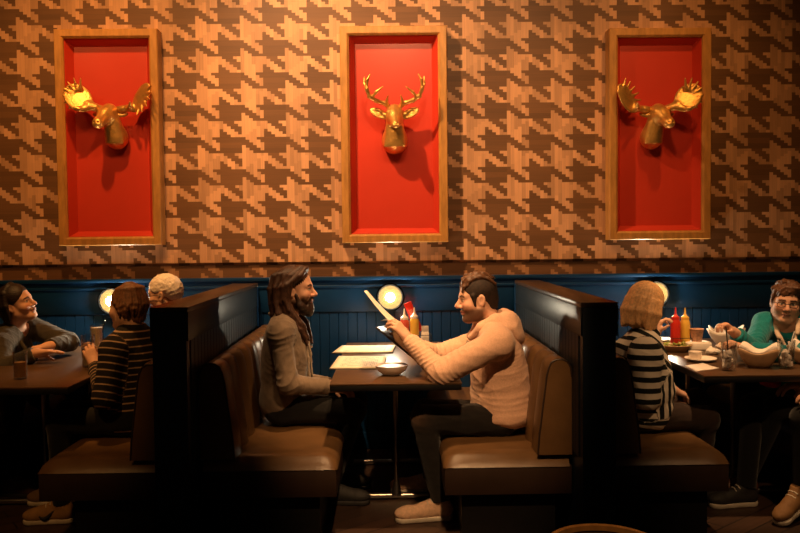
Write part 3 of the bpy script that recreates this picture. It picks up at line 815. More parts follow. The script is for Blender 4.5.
def Pz(x, Y, z):
    """point at picture column x, distance Y, height z"""
    return V(P(x, 300, Y)[0], Y, z)
def seat_joints(J, px, Y, f, kn_z=0.52, reach=0.43, an_x=0.05, dz=0.535):
    """hips, knees and ankles of somebody who sits upright on a bench"""
    side = V(-f[1], f[0], 0)        # to the person's left
    for q, s_ in (('L', 1), ('R', -1)):
        J['hi'+q] = J['pe']+side*0.095*s_+V(0, 0, -0.015)
        J['kn'+q] = J['hi'+q]+V(f[0], f[1], 0)*reach+side*0.03*s_; J['kn'+q][2] = kn_z
        J['an'+q] = J['kn'+q]+V(f[0], f[1], 0)*an_x; J['an'+q][2] = 0.095
SK1 = (0.56, 0.30, 0.19); SK2 = (0.60, 0.335, 0.22); LIP = (0.40, 0.14, 0.10)
M_DARKTR = cloth('black denim', (0.0055, 0.005, 0.005)); M_DARKSH = mat('dark shoe canvas', (0.02, 0.018, 0.017), 0.7, bmp=0.1); M_SOLE = mat('off white rubber', (0.55, 0.48, 0.38), 0.6)
M_SPEC = mat('dark spectacle metal', (0.03, 0.02, 0.015), 0.35, 0.3)

# ------------------------------------------------------------------ the long haired man
def long_haired_man():
    Y = 4.40; J = {}
    J['hc'] = P(295.5, 289, Y); J['hm'] = frame((1.0, -0.04, -0.02), (0.03, 0.0, 1)); J['hs'] = 1.03
    J['nb'] = P(285, 321, Y); J['ch'] = P(286, 352, Y); J['pe'] = Pz(283, Y, 0.545); J['face'] = V(1, 0, 0)
    J['shR'] = P(280, 333, Y-0.19); J['shL'] = P(288, 333, Y+0.19)
    J['elR'] = P(288, 384, Y-0.235); J['elL'] = P(298, 380, Y+0.24)
    J['wrR'] = P(329, 387, Y-0.12); J['wrL'] = P(330, 385, Y+0.1)
    seat_joints(J, 283, Y, V(1, 0), reach=0.40, an_x=-0.14)
    check(J, 'long haired')
    tone = face_tone(J['hc'], J['hm'], J['hs'], SK1, LIP, (0.03, 0.016, 0.01), stub=(0.05, 0.022, 0.012))
    o = make_body('long haired bearded person in a grey jacket facing the man with the menu', J, tone,
                  {'R': dict(d=V(0.95, 0.2, -0.22), n=V(0, 0.3, -1), curl=(0.35, 0.4, 0.3)), 'L': dict(d=V(0.95, -0.2, -0.2), n=V(0, 0, -1))}, head_kw=dict(nose=1.02))
    c, M, s = J['hc'], J['hm'], J['hs']; L = lambda x, y, z: c+M @ (V(x, y, z)*s)
    # beard
    S = Solid()
    for x in (-1, 1):
        S.cap(L(x*0.066, 0.012, -0.03), L(x*0.052, 0.035, -0.088), 0.012, 0.02, 0.02); S.cap(L(x*0.052, 0.035, -0.088), L(x*0.012, 0.074, -0.118), 0.022, 0.024, 0.02)
        S.cap(L(x*0.026, 0.080, -0.052), L(0, 0.094, -0.050), 0.007, 0.0065, 0.006); S.cap(L(x*0.026, 0.080, -0.052), L(x*0.028, 0.076, -0.09), 0.007, 0.010, 0.01)
    S.cap(L(0, 0.082, -0.092), L(0, 0.078, -0.138), 0.018, 0.013, 0.02); S.ell(L(0, 0.045, -0.115), V(0.045, 0.04, 0.03), M, 0.02)
    S.cap(L(0, 0.088, -0.083), L(0, 0.088, -0.10), 0.009, 0.014, 0.01)
    S.build('beard', hairmat('dark brown beard', (0.028, 0.013, 0.008)), o, h=0.0045, disp=strands(c, M, 0.0006, 60))
    # hair, swept back and long over the shoulders
    S = Solid(); rnd = random.Random(2)
    S.ell(L(0, -0.022, 0.046), V(0.082, 0.100, 0.083)*s, M, 0.02); S.ell(L(0, 0.115, 0.0), V(0.085, 0.062, 0.092)*s, M, 0.012, 's'); S.ell(L(0, 0.10, -0.06), V(0.1, 0.09, 0.075)*s, M, 0.012, 's')
    fam = [[(0.025, 0.055, 0.112), (0.066, 0.030, 0.075), (0.082, -0.028, 0.025), (0.086, -0.040, -0.055), (0.088, -0.012, -0.13), (0.080, 0.045, -0.20), (0.068, 0.075, -0.285)],
           [(0.02, 0.03, 0.118), (0.070, -0.020, 0.075), (0.086, -0.050, 0.015), (0.086, -0.055, -0.07), (0.092, -0.02, -0.15), (0.092, 0.03, -0.22), (0.082, 0.06, -0.27)],
           [(0.01, -0.01, 0.120), (0.06, -0.075, 0.08), (0.078, -0.088, 0.01), (0.080, -0.085, -0.07), (0.095, -0.07, -0.14), (0.105, -0.05, -0.20), (0.105, -0.02, -0.24)],
           [(0.0, -0.03, 0.118), (0.035, -0.108, 0.07), (0.045, -0.118, 0.0), (0.050, -0.110, -0.08), (0.06, -0.10, -0.15), (0.065, -0.10, -0.20)],
           [(0.0, -0.04, 0.115), (0.005, -0.120, 0.06), (0.01, -0.124, -0.01), (0.01, -0.115, -0.09), (0.01, -0.105, -0.15), (0.01, -0.105, -0.20)]]
    for x in (-1, 1):
        for f in fam:
            for r in range(4):
                j = V(rnd.uniform(-1, 1), rnd.uniform(-1, 1), rnd.uniform(-1, 1))*0.010
                pts = [L(x*(a+j[0]*min(1, i/2)), b+j[1]*min(1, i/2)*1.3, z+(j[2]*2.5 if i > 3 else 0)) for i, (a, b, z) in enumerate(f)]
                S.chain(pts, [0.012, 0.013, 0.014, 0.014, 0.013, 0.011, 0.005][-len(pts):] if len(pts) == 7 else [0.012, 0.014, 0.015, 0.015, 0.012, 0.006], 0.007)
    S.build('hair', hairmat('chestnut hair', (0.050, 0.020, 0.010), 0.45), o, h=0.0045, disp=strands_down(c, M, 0.0008))
    # open jacket over a dark shirt
    S = Solid(); up, MT = torso(S, J, 0.010, w=0.97); S.cap(J['nb']+up*0.1, J['nb'], 0.064, 0.066, 0.01, 's'); S.half(J['pe']-up*0.08, -up)
    S.build('shirt', cloth('dark olive shirt', (0.055, 0.042, 0.030)), o, h=0.006, disp=folds(3, 0.004))
    S = Solid(); up, MT = torso(S, J, 0.024); sleeves(S, J, (0.060, 0.057, 0.054, 0.045), stop=0.98)
    S.cap(J['nb']+up*0.12, J['nb']+up*0.015, 0.075, 0.078, 0.01, 's')
    # the opening down the front
    fr = J['ch']+MT @ V(0, 0.14, 0.0)
    S.box(fr+V(0, 0, -0.04), V(0.060, 0.10, 0.28), MT, 0.02, 0.012, 's'); S.half(J['pe']-up*0.055, -up)
    S.build('jacket', cloth('grey brown denim', (0.175, 0.125, 0.085), var=0.25, vscale=14), o, h=0.0055, disp=wrinkle(J, 8, 0.006, 0.040))
    S = Solid()
    for x in (-1, 1):
        S.chain([J['nb']+MT @ V(x*0.03, -0.075, 0.045), J['nb']+MT @ V(x*0.075, -0.02, 0.030), J['nb']+MT @ V(x*0.075, 0.06, -0.02), J['nb']+MT @ V(x*0.06, 0.115, -0.09), J['nb']+MT @ V(x*0.064, 0.135, -0.20), J['nb']+MT @ V(x*0.066, 0.142, -0.33)], [0.016, 0.017, 0.016, 0.012, 0.008, 0.007], 0.012)
    S.build('collar', cloth('pale jacket edge', (0.30, 0.23, 0.165)), o, h=0.0055, disp=folds(4, 0.002, 0.05))
    for k in range(3):
        b = J['ch']+MT @ V(-0.074, 0.139, 0.02-0.09*k); m = MB(); m.lathe([(0, -0.002), (0.007, -0.002), (0.008, 0.001), (0.005, 0.003), (0, 0.003)], b, 14, frame((0, 0, 1), (1, -0.3, 0))); m.build('button', M_STEEL, o)
    S = Solid(); trousers(S, J); S.build('trousers', M_DARKTR, o, h=0.006, disp=folds(9, 0.004))
    for q in 'LR': shoe(o, J['an'+q], (1, 0.05 if q == 'L' else -0.05), M_DARKSH, M_DARKSH)
    return o
long_haired_man()

# ------------------------------------------------------------------ the man in the hoodie
def hoodie_man():
    Y = 4.15; J = {}
    J['hc'] = P(477, 298, Y); J['hm'] = frame((-1.0, -0.06, -0.13), (-0.14, 0, 1)); J['hs'] = 1.02
    J['nb'] = P(492, 327, Y); J['ch'] = P(498, 361, Y); J['pe'] = Pz(502, Y, 0.55); J['face'] = V(-1, -0.02, 0)
    J['shL'] = P(498, 343, Y-0.21); J['shR'] = P(489, 340, Y+0.20)
    J['elL'] = P(441, 373, Y-0.27); J['elR'] = P(438, 356, Y+0.26)
    J['wrL'] = P(408, 339, Y-0.12); J['wrR'] = P(411, 345, Y+0.10)
    J['hiL'] = P(500, 420, Y-0.10); J['hiR'] = P(500, 417, Y+0.09)
    J['knL'] = P(424, 419, Y-0.12); J['knR'] = P(426, 412, Y+0.14)
    J['anL'] = P(441, 500, Y-0.14); J['anR'] = P(432, 476, Y+0.29)
    check(J, 'hoodie')
    tone = face_tone(J['hc'], J['hm'], J['hs'], SK2, LIP, (0.05, 0.025, 0.014), stub=(0.055, 0.024, 0.013))
    o = make_body('short haired person in a peach hoodie holding a menu open', J, tone,
                  {'L': dict(d=V(-0.60, 0.12, 0.70), n=V(-0.62, 0.55, -0.45), curl=(0.45, 0.75, 0.5), thumb=0.35),
                   'R': dict(d=V(-0.70, -0.15, 0.55), n=V(-0.4, -0.3, 0.3), curl=(0.35, 0.5, 0.4))}, head_kw=dict(jaw=1.06, nose=1.03))
    c, M, s = J['hc'], J['hm'], J['hs']; L = lambda x, y, z: c+M @ (V(x, y, z)*s)
    S = Solid()                                                       # clipped sides
    S.ell(L(0, -0.014, 0.036), V(0.0772, 0.0985, 0.084)*s, M, 0.02); S.cap(L(0, -0.062, -0.02), L(0, -0.058, -0.055), 0.050*s, 0.046*s, 0.03)
    for x in (-1, 1): S.cap(L(x*0.069, 0.030, 0.02), L(x*0.067, 0.024, -0.035), 0.011*s, 0.007*s, 0.012)
    S.ell(L(0, 0.118, 0.004), V(0.105, 0.066, 0.088)*s, M, 0.008, 's')
    S.half(L(0, -0.06, -0.062), M @ V(0, 0.25, -1)); S.ell(L(0, -0.002, -0.045), V(0.12, 0.021, 0.040)*s, M, 0.008, 's'); S.ell(L(0, 0.065, -0.075), V(0.12, 0.085, 0.05)*s, M, 0.008, 's')
    sides = S.build('hair', hairmat('clipped dark hair', (0.020, 0.010, 0.006), 0.5, 0.8), o, h=0.0045)
    S = Solid(); rnd = random.Random(5)                               # longer top combed back from a raised front
    for i in range(30):
        x = rnd.uniform(-0.05, 0.05); y0 = rnd.uniform(-0.02, 0.082); q = 1-abs(x)/0.09
        z = lambda y: 0.036+0.0835*math.sqrt(max(0.05, 1-((y+0.014)/0.100)**2-(x/0.085)**2))
        S.chain([L(x, y0, z(y0)-0.008), L(x*0.98, y0-0.012, z(y0-0.012)+0.013*q+rnd.uniform(0, 0.007)+(0.007 if y0 > 0.05 else 0)), L(x*0.95, y0-0.045, z(y0-0.045)+0.012*q), L(x*0.9, max(-0.105, y0-0.085), z(max(-0.09, y0-0.085))+0.002)], [0.006, 0.0085, 0.010, 0.007], 0.006)
    S.build('hair_top', hairmat('brown hair', (0.085, 0.036, 0.016), 0.4), sides, h=0.004, disp=strands(c, M, 0.0006, 70))
    # hoodie
    S = Solid(); up, MT = torso(S, J, 0.030, w=1.02, belly=1.15); sleeves(S, J, (0.076, 0.066, 0.060, 0.046), stop=0.93)
    S.ell(J['pe']+MT @ V(0, 0.01, -0.03), V(0.20, 0.178, 0.07), MT, 0.04)
    S.cap(J['nb']+MT @ V(0, 0.03, 0.13), J['nb']+MT @ V(0, 0.012, 0.012), 0.074, 0.070, 0.012, 's'); S.half(J['pe']-up*0.083, -up)
    M_HOOD = cloth('peach marl fleece', (0.66, 0.40, 0.27), var=0.09, vscale=120)
    S.build('hoodie', M_HOOD, o, h=0.0055, disp=wrinkle(J, 21, 0.0085, 0.030))
    S = Solid()                                                       # hood lying on the back, its two edges meet under the chin
    for x in (-1, 1):
        S.chain([J['nb']+MT @ V(0, -0.095, 0.040), J['nb']+MT @ V(x*0.060, -0.075, 0.050), J['nb']+MT @ V(x*0.086, -0.005, 0.040), J['nb']+MT @ V(x*0.076, 0.060, 0.006), J['nb']+MT @ V(x*0.026, 0.118, -0.050)], [0.038, 0.038, 0.034, 0.028, 0.018], 0.03)
    S.ell(J['nb']+MT @ V(0, -0.108, -0.028), V(0.122, 0.056, 0.082), MT @ np.array(Matrix.Rotation(-0.55, 3, 'X')), 0.05); S.ell(J['nb']+MT @ V(0, -0.045, 0.004), V(0.142, 0.088, 0.040), MT, 0.05)
    S.cap(J['nb']+MT @ V(0, 0.035, 0.16), J['nb']+MT @ V(0, 0.012, 0.0), 0.066, 0.060, 0.015, 's')
    S.build('hood', M_HOOD, o, h=0.0055, disp=folds(11, 0.003, 0.08))
    for x in (-1, 1):
        m = MB(); m.tube([J['nb']+MT @ V(x*0.026, 0.130, -0.070), J['nb']+MT @ V(x*0.030, 0.148, -0.13), J['nb']+MT @ V(x*0.034, 0.158, -0.20)], 0.0035, 8); m.build('drawstring', M_SOLE, o)
    S = Solid()
    for q in 'LR':
        d = nrm(J['wr'+q]-J['el'+q]); a = J['el'+q]+(J['wr'+q]-J['el'+q])*0.80; b = J['el'+q]+(J['wr'+q]-J['el'+q])*0.98
        S.cap(a, b, 0.049, 0.040, 0.004, cut=[(a, -d), (b, d)])
        S.build('cuff', M_HOOD, o, h=0.005); S = Solid()
    def knee(v):
        o_ = np.tile(np.array((0.013, 0.0105, 0.0095)), (len(v), 1))
        f = np.exp(-(np.linalg.norm(v-(J['knL']+V(-0.045, -0.02, 0.02)), axis=1)/0.055)**2)+0.5*np.exp(-(np.linalg.norm(v-(J['knR']+V(-0.04, -0.02, 0.02)), axis=1)/0.05)**2)
        return o_+np.clip(f, 0, 1)[:, None]*np.array((0.13, 0.068, 0.036))
    S = Solid(); trousers(S, J, (0.092, 0.072, 0.064, 0.054)); S.build('jeans', cloth('worn black denim', (1, 1, 1), tone=True, var=0.25), o, h=0.0055, col=knee, disp=folds(5, 0.005, 0.07))
    M_SL = mat('oatmeal knit shoe', (0.66, 0.42, 0.27), 0.8, var=0.15, vscale=60, bmp=0.3, bscale=300)
    for q in 'LR': shoe(o, J['an'+q], (-1, -0.12 if q == 'L' else 0.1), M_SL, M_SOLE, L=0.30)
    return o
hoodie_man()

# ------------------------------------------------------------------ left booth
def striped_person():
    Y = 4.2; J = {}
    J['hc'] = P(127, 307, Y); J['hm'] = frame((-0.95, 0.34, -0.06), (0, 0, 1)); J['hs'] = 0.97
    J['nb'] = P(133, 331, Y+0.0); J['ch'] = P(131, 366, Y); J['pe'] = Pz(130, Y, 0.545); J['face'] = nrm(V(-0.93, 0.36, 0))
    J['shL'] = P(113, 350, Y-0.14); J['shR'] = P(155, 348, Y+0.15)
    J['elL'] = P(104, 398, Y-0.22); J['elR'] = P(125, 385, Y+0.28)
    J['wrL'] = P(95, 365, Y+0.12); J['wrR'] = P(98, 362, Y+0.32)
    seat_joints(J, 130, Y, nrm(V(-1, 0.0)), reach=0.40)
    J['anL'] = V(P(62, 505, 4.05)[0], 4.05, 0.095); J['knL'] = V(J['anL'][0]-0.02, 4.08, 0.52)
    check(J, 'striped')
    tone = face_tone(J['hc'], J['hm'], J['hs'], SK2, LIP, (0.05, 0.025, 0.014))
    o = make_body('brown haired person in a dark thin-striped sweater, seen from behind, holding a glass', J, tone,
                  {'L': dict(d=V(-0.45, 0.25, 0.85), n=V(-0.35, 0.9, 0.0), curl=(0.45, 0.7, 0.5), s=0.95), 'R': dict(d=V(-0.5, 0.1, 0.85), n=V(-0.3, -0.9, 0.1), curl=(0.5, 0.6, 0.5), s=0.92)}, True, w=0.93, head_kw=dict(full=1.03))
    c, M, s = J['hc'], J['hm'], J['hs']; L = lambda x, y, z: c+M @ (V(x, y, z)*s)
    S = Solid(); rnd = random.Random(8)
    S.ell(L(0, -0.018, 0.040), V(0.083, 0.102, 0.090)*s, M, 0.02); S.ell(L(0, 0.120, -0.015), V(0.10, 0.075, 0.10)*s, M, 0.01, 's')
    S.cap(L(0, -0.07, -0.01), L(0, -0.068, -0.055), 0.052, 0.042, 0.03)
    S.ell(L(0.09, 0.015, -0.02), V(0.03, 0.028, 0.04), M, 0.01, 's'); S.ell(L(-0.09, 0.015, -0.02), V(0.03, 0.028, 0.04), M, 0.01, 's'); S.half(L(0, -0.06, -0.088), -M[:, 2])
    for i in range(46):
        a = rnd.uniform(-PI, PI); b = rnd.uniform(0.1, 1.0)
        if math.cos(a) > 0.45: continue
        st = V(0.02*math.sin(a), -0.02+0.02*math.cos(a), 0.128); e = V(0.085*math.sin(a), -0.018+0.102*math.cos(a), 0.03-0.05*b)
        mid = V(0.066*math.sin(a), -0.018+0.08*math.cos(a), 0.10)
        S.chain([L(*st), L(*mid), L(*e), L(*(e+V(-0.006*math.sin(a), -0.01*math.cos(a), -0.035)))], [0.008, 0.010, 0.010, 0.004], 0.006)
    S.build('hair', hairmat('short brown hair', (0.15, 0.062, 0.026), 0.4), o, h=0.0045, disp=strands_down(c, M, 0.0012))
    S = Solid(); up, MT = torso(S, J, 0.020, w=0.95); sleeves(S, J, (0.066, 0.058, 0.053, 0.042), stop=0.93); S.cap(J['nb']+MT @ V(0, 0.01, 0.12), J['nb']+MT @ V(0, 0.01, 0.02), 0.064, 0.066, 0.01, 's')
    S.ell(J['pe']-up*0.04, V(0.17, 0.14, 0.09), MT, 0.04); S.half(J['pe']-up*0.085, -up)
    S.build('sweater', striped('charcoal knit with thin cream stripes', (0.014, 0.011, 0.010), (0.36, 0.235, 0.145), 0.037, 0.22), o, h=0.0055, attrs={'along': limb_attr(J)}, disp=wrinkle(J, 31, 0.006, 0.05))
    S = Solid(); trousers(S, J, (0.08, 0.062, 0.055, 0.046)); S.build('trousers', M_DARKTR, o, h=0.006, disp=folds(6, 0.004))
    M_TAN = mat('tan suede', (0.30, 0.16, 0.055), 0.8, bmp=0.1)
    def swoosh(up_, W, x, y, z):
        pts = []
        for t in np.linspace(0, 1, 13):
            b = 0.155-0.115*t; cz = 0.050+0.05*t**1.5-0.030*math.sin(PI*min(1, t*1.6))*(1-t)
            wd = 0.0125*math.sin(PI*min(1, 0.12+t*1.25))**1.2 if t < 0.72 else 0.0125*(1-t)/0.28*0.35+0.001
            pts.append((b, cz, max(0.001, wd)))
        m = MB(); sd = -1 if x[1] > 0 else 1
        a_ = lambda b, cz: sd*(0.0385-0.25*max(0, cz-0.055)+0.012*max(0, (b-0.08)/0.1))
        m.grid([[W(a_(b, cz), b, cz-w_) for b, cz, w_ in pts], [W(a_(b, cz)+sd*0.002, b, cz) for b, cz, w_ in pts], [W(a_(b, cz), b, cz+w_) for b, cz, w_ in pts]]).build('side_mark', M_DARKSH, up_, solid=0.003)
    shoe(o, J['anL'], (-1, -0.05), M_TAN, M_SOLE, L=0.255, extra=swoosh); shoe(o, J['anR'], (-1, 0.1), mat('brown suede', (0.16, 0.09, 0.045), 0.8), M_SOLE, L=0.25)
    return o
striped_person()

def white_haired_person():
    Y = 4.80; J = {}
    J['hc'] = P(164, 294, Y); J['hm'] = frame((-1.0, 0.12, -0.17), (-0.17, 0, 1)); J['hs'] = 1.0
    J['nb'] = P(176, 318, Y); J['ch'] = P(176, 345, Y); J['pe'] = Pz(174, Y, 0.55); J['face'] = V(-1, 0.05, 0)
    J['shL'] = P(174, 334, Y-0.19); J['shR'] = P(172, 334, Y+0.19); J['elL'] = P(160, 366, Y-0.22); J['elR'] = P(160, 364, Y+0.22)
    J['wrL'] = V(J['elL'][0]-0.25, Y-0.12, 0.80); J['wrR'] = V(J['elR'][0]-0.25, Y+0.1, 0.80)
    seat_joints(J, 174, Y, V(-1, 0), reach=0.42)
    check(J, 'white')
    o = make_body('white haired person with glasses whose head shows over the booth divider', J, face_tone(J['hc'], J['hm'], J['hs'], SK2, LIP, (0.3, 0.24, 0.19)), {}, True, head_kw=dict(full=1.03))
    c, M, s = J['hc'], J['hm'], J['hs']; L = lambda x, y, z: c+M @ (V(x, y, z)*s); rnd = random.Random(3)
    S = Solid(); S.ell(L(0, -0.016, 0.040), V(0.081, 0.101, 0.086)*s, M, 0.02); S.ell(L(0, 0.125, -0.02), V(0.10, 0.075, 0.098)*s, M, 0.01, 's')
    S.ell(L(0.09, 0.012, -0.03), V(0.035, 0.032, 0.045), M, 0.01, 's'); S.ell(L(-0.09, 0.012, -0.03), V(0.035, 0.032, 0.045), M, 0.01, 's'); S.half(L(0, -0.05, -0.055), -M[:, 2])
    S.ell(L(0, -0.075, 0.0), V(0.060, 0.042, 0.058), M, 0.04)
    S.build('hair', hairmat('white hair', (0.78, 0.67, 0.58), 0.1), o, h=0.0042, disp=folds(77, 0.0055, 0.028, 9))
    glasses(o, c, M, s, M_SPEC)
    S = Solid(); up, MT = torso(S, J, 0.02); sleeves(S, J, (0.066, 0.056, 0.052, 0.042), stop=0.95); S.cap(J['nb']+up*0.12, J['nb']+up*0.01, 0.064, 0.066, 0.01, 's'); S.half(J['pe']-up*0.085, -up)
    S.build('shirt', striped('plum shirt with pale stripes', (0.10, 0.03, 0.05), (0.45, 0.28, 0.26), 0.03, 0.3), o, h=0.006, attrs={'along': limb_attr(J)}, disp=folds(14, 0.004))
    S = Solid(); trousers(S, J); S.build('trousers', M_DARKTR, o, h=0.0065)
    for q in 'LR': shoe(o, J['an'+q], (-1, 0), M_DARKSH, M_DARKSH, L=0.25)
    return o
white_haired_person()

def leaning_person():
    Y = 4.88; J = {}
    J['hc'] = P(18, 303, Y); J['hm'] = frame((0.95, -0.12, 0.22), (-0.36, -0.16, 0.92)); J['hs'] = 0.97
    J['nb'] = P(13, 332, Y+0.04); J['ch'] = P(4, 356, Y+0.02); J['pe'] = Pz(-42, Y, 0.55); J['face'] = nrm(V(1, -0.1, 0))
    J['shR'] = P(0, 347, Y-0.18); J['shL'] = P(32, 328, Y+0.18); J['elL'] = P(69, 342, Y+0.08); J['wrL'] = P(49, 346, Y-0.14)
    J['elR'] = P(2, 369, Y-0.30); J['wrR'] = P(36, 353, Y-0.28)
    seat_joints(J, -42, Y, V(1, 0), reach=0.42); J['anR'] = V(P(12, 490, 4.5)[0], 4.5, 0.095); J['knR'] = V(J['anR'][0]-0.03, 4.6, 0.52)
    check(J, 'leaning')
    o = make_body('dark haired smiling person in a dark jacket leaning over the dim table', J, face_tone(J['hc'], J['hm'], J['hs'], SK1, (0.45, 0.18, 0.13), (0.02, 0.012, 0.01)),
                  {'L': dict(d=V(-0.75, -0.55, -0.12), n=V(0, 0, -1), curl=(0.4, 0.5, 0.3), s=0.92), 'R': dict(d=V(0.97, 0.05, 0.05), n=V(0.1, -0.3, -1), curl=(0.10, 0.15, 0.1), s=0.92)}, True, w=0.95)
    c, M, s = J['hc'], J['hm'], J['hs']; L = lambda x, y, z: c+M @ (V(x, y, z)*s); rnd = random.Random(6)
    S = Solid(); S.ell(L(0, -0.022, 0.046), V(0.086, 0.102, 0.088)*s, M, 0.02); S.ell(L(0, 0.122, -0.012), V(0.088, 0.075, 0.098)*s, M, 0.01, 's'); S.ell(L(0, 0.09, -0.08), V(0.12, 0.08, 0.06)*s, M, 0.01, 's')
    for i in range(40):
        a = rnd.uniform(-PI, PI)
        if math.cos(a) > 0.25: continue
        S.chain([L(0.02*math.sin(a), -0.01, 0.128), L(0.07*math.sin(a), -0.02+0.085*math.cos(a), 0.09), L(0.09*math.sin(a), -0.02+0.105*math.cos(a), 0.01), L(0.085*math.sin(a), -0.03+0.085*math.cos(a), -0.075-rnd.uniform(0, 0.03))], [0.010, 0.012, 0.013, 0.006], 0.008)
    S.ell(L(0, -0.105, 0.01), V(0.05, 0.045, 0.05), M, 0.02)
    S.build('hair', hairmat('dark tied hair', (0.020, 0.011, 0.008), 0.4), o, h=0.0045, disp=strands(c, M, 0.0006, 60))
    S = Solid(); up, MT = torso(S, J, 0.022); sleeves(S, J, (0.068, 0.060, 0.055, 0.045), stop=0.95); S.cap(J['nb']+up*0.12, J['nb']+up*0.01+MT[:, 1]*0.02, 0.062, 0.068, 0.01, 's'); S.half(J['pe']-up*0.08, -up)
    S.build('jacket', cloth('dark olive jacket', (0.034, 0.026, 0.016), var=0.2), o, h=0.006, disp=folds(17, 0.006, 0.08))
    S = Solid()
    for x in (-1, 1): S.chain([J['nb']+MT @ V(0, -0.075, 0.03), J['nb']+MT @ V(x*0.07, -0.03, 0.02), J['nb']+MT @ V(x*0.068, 0.06, -0.03), J['nb']+MT @ V(x*0.04, 0.125, -0.12)], [0.018, 0.018, 0.016, 0.01], 0.012)
    S.build('collar', cloth('jacket collar', (0.045, 0.034, 0.02)), o, h=0.006)
    S = Solid(); trousers(S, J); S.build('trousers', M_DARKTR, o, h=0.0065)
    for q in 'LR': shoe(o, J['an'+q], (1, -0.2), mat('dark red brown leather', (0.09, 0.04, 0.02), 0.45), M_DARKSH, L=0.25)
    return o
leaning_person()

# ------------------------------------------------------------------ right booth
def blond_person():
    Y = 4.16; J = {}
    J['hc'] = P(646, 306, Y+0.02); J['hm'] = frame((0.66, 0.70, -0.26), (0.24, 0.12, 1)); J['hs'] = 1.0
    J['nb'] = P(646, 334, Y); J['ch'] = P(637, 372, Y); J['pe'] = Pz(635, Y, 0.545); J['face'] = nrm(V(0.86, 0.5, 0))
    J['shR'] = P(645, 356, Y-0.19); J['shL'] = P(636, 346, Y+0.19)
    J['elR'] = P(645, 397, Y-0.20); J['elL'] = P(648, 366, Y+0.42)
    J['wrR'] = P(671, 389, Y-0.05); J['wrL'] = P(655, 335, Y+0.42)
    J['slope'] = nrm(V(0.62, 0.1, 0.76))
    J['hiR'] = J['pe']+V(0.02, -0.10, -0.02); J['hiL'] = J['pe']+V(0.0, 0.09, -0.02)
    J['knR'] = P(706, 419, Y-0.02); J['knL'] = J['hiL']+V(0.42, 0.12, 0); J['anR'] = V(J['knR'][0]-0.02, Y+0.05, 0.095); J['anL'] = V(J['knL'][0], J['knL'][1], 0.095)
    check(J, 'blond')
    o = make_body('blond person in a black and white striped shirt seen from behind', J, face_tone(J['hc'], J['hm'], J['hs'], SK2, LIP, (0.2, 0.12, 0.07)),
                  {'R': dict(d=V(0.85, 0.2, -0.40), n=V(-0.2, 0.1, -1), curl=(0.35, 0.4, 0.3), s=0.93), 'L': dict(d=V(0.45, 0.0, 0.9), n=V(0.8, -0.2, -0.3), curl=(0.6, 0.7, 0.5), s=0.92)}, True, w=1.0, head_kw=dict(full=1.05))
    c, M, s = J['hc'], J['hm'], J['hs']; L = lambda x, y, z: c+M @ (V(x, y, z)*s); rnd = random.Random(9)
    S = Solid(); S.ell(L(0, -0.022, 0.040), V(0.092, 0.108, 0.092)*s, M, 0.02); S.ell(L(0, 0.128, -0.03), V(0.095, 0.07, 0.10)*s, M, 0.01, 's')
    S.ell(L(0, -0.050, -0.045), V(0.098, 0.082, 0.092)*s, M, 0.05)
    for i in range(46):                                               # ends of the bob
        a = PI+rnd.uniform(-1.9, 1.9); r = rnd.uniform(0.90, 1.03)
        S.chain([L(0.088*r*math.sin(a), -0.030+0.098*r*math.cos(a), 0.02), L(0.095*r*math.sin(a), -0.034+0.098*r*math.cos(a), -0.045), L(0.085*r*math.sin(a), -0.036+0.086*r*math.cos(a), -0.105-rnd.uniform(0, 0.028))], [0.010, 0.013, 0.006], 0.014)
    S.build('hair', hairmat('honey blond hair', (0.82, 0.45, 0.20), 0.25), o, h=0.0042, disp=strands_down(c, M))
    S = Solid(); up, MT = torso(S, J, 0.028, w=1.12, belly=1.1); sleeves(S, J, (0.084, 0.076, 0.064, 0.048), stop=0.90); S.cap(J['nb']+up*0.12, J['nb']+up*0.015, 0.064, 0.066, 0.01, 's')
    S.ell(J['pe']-up*0.03, V(0.185, 0.15, 0.09), MT, 0.05); S.half(J['pe']-up*0.075, -up)
    S.build('shirt', striped('white knit with black stripes', (0.72, 0.63, 0.52), (0.010, 0.012, 0.011), 0.056, 0.50), o, h=0.0055, attrs={'along': limb_attr(J)}, disp=wrinkle(J, 41, 0.007, 0.06))
    S = Solid(); trousers(S, J, (0.09, 0.07, 0.06, 0.05)); S.build('trousers', cloth('dark brown trousers', (0.030, 0.017, 0.013)), o, h=0.006, disp=folds(2, 0.006))
    for q in 'LR': shoe(o, J['an'+q], (1, 0.2), M_DARKSH, M_DARKSH, L=0.25)
    return o
blond_person()

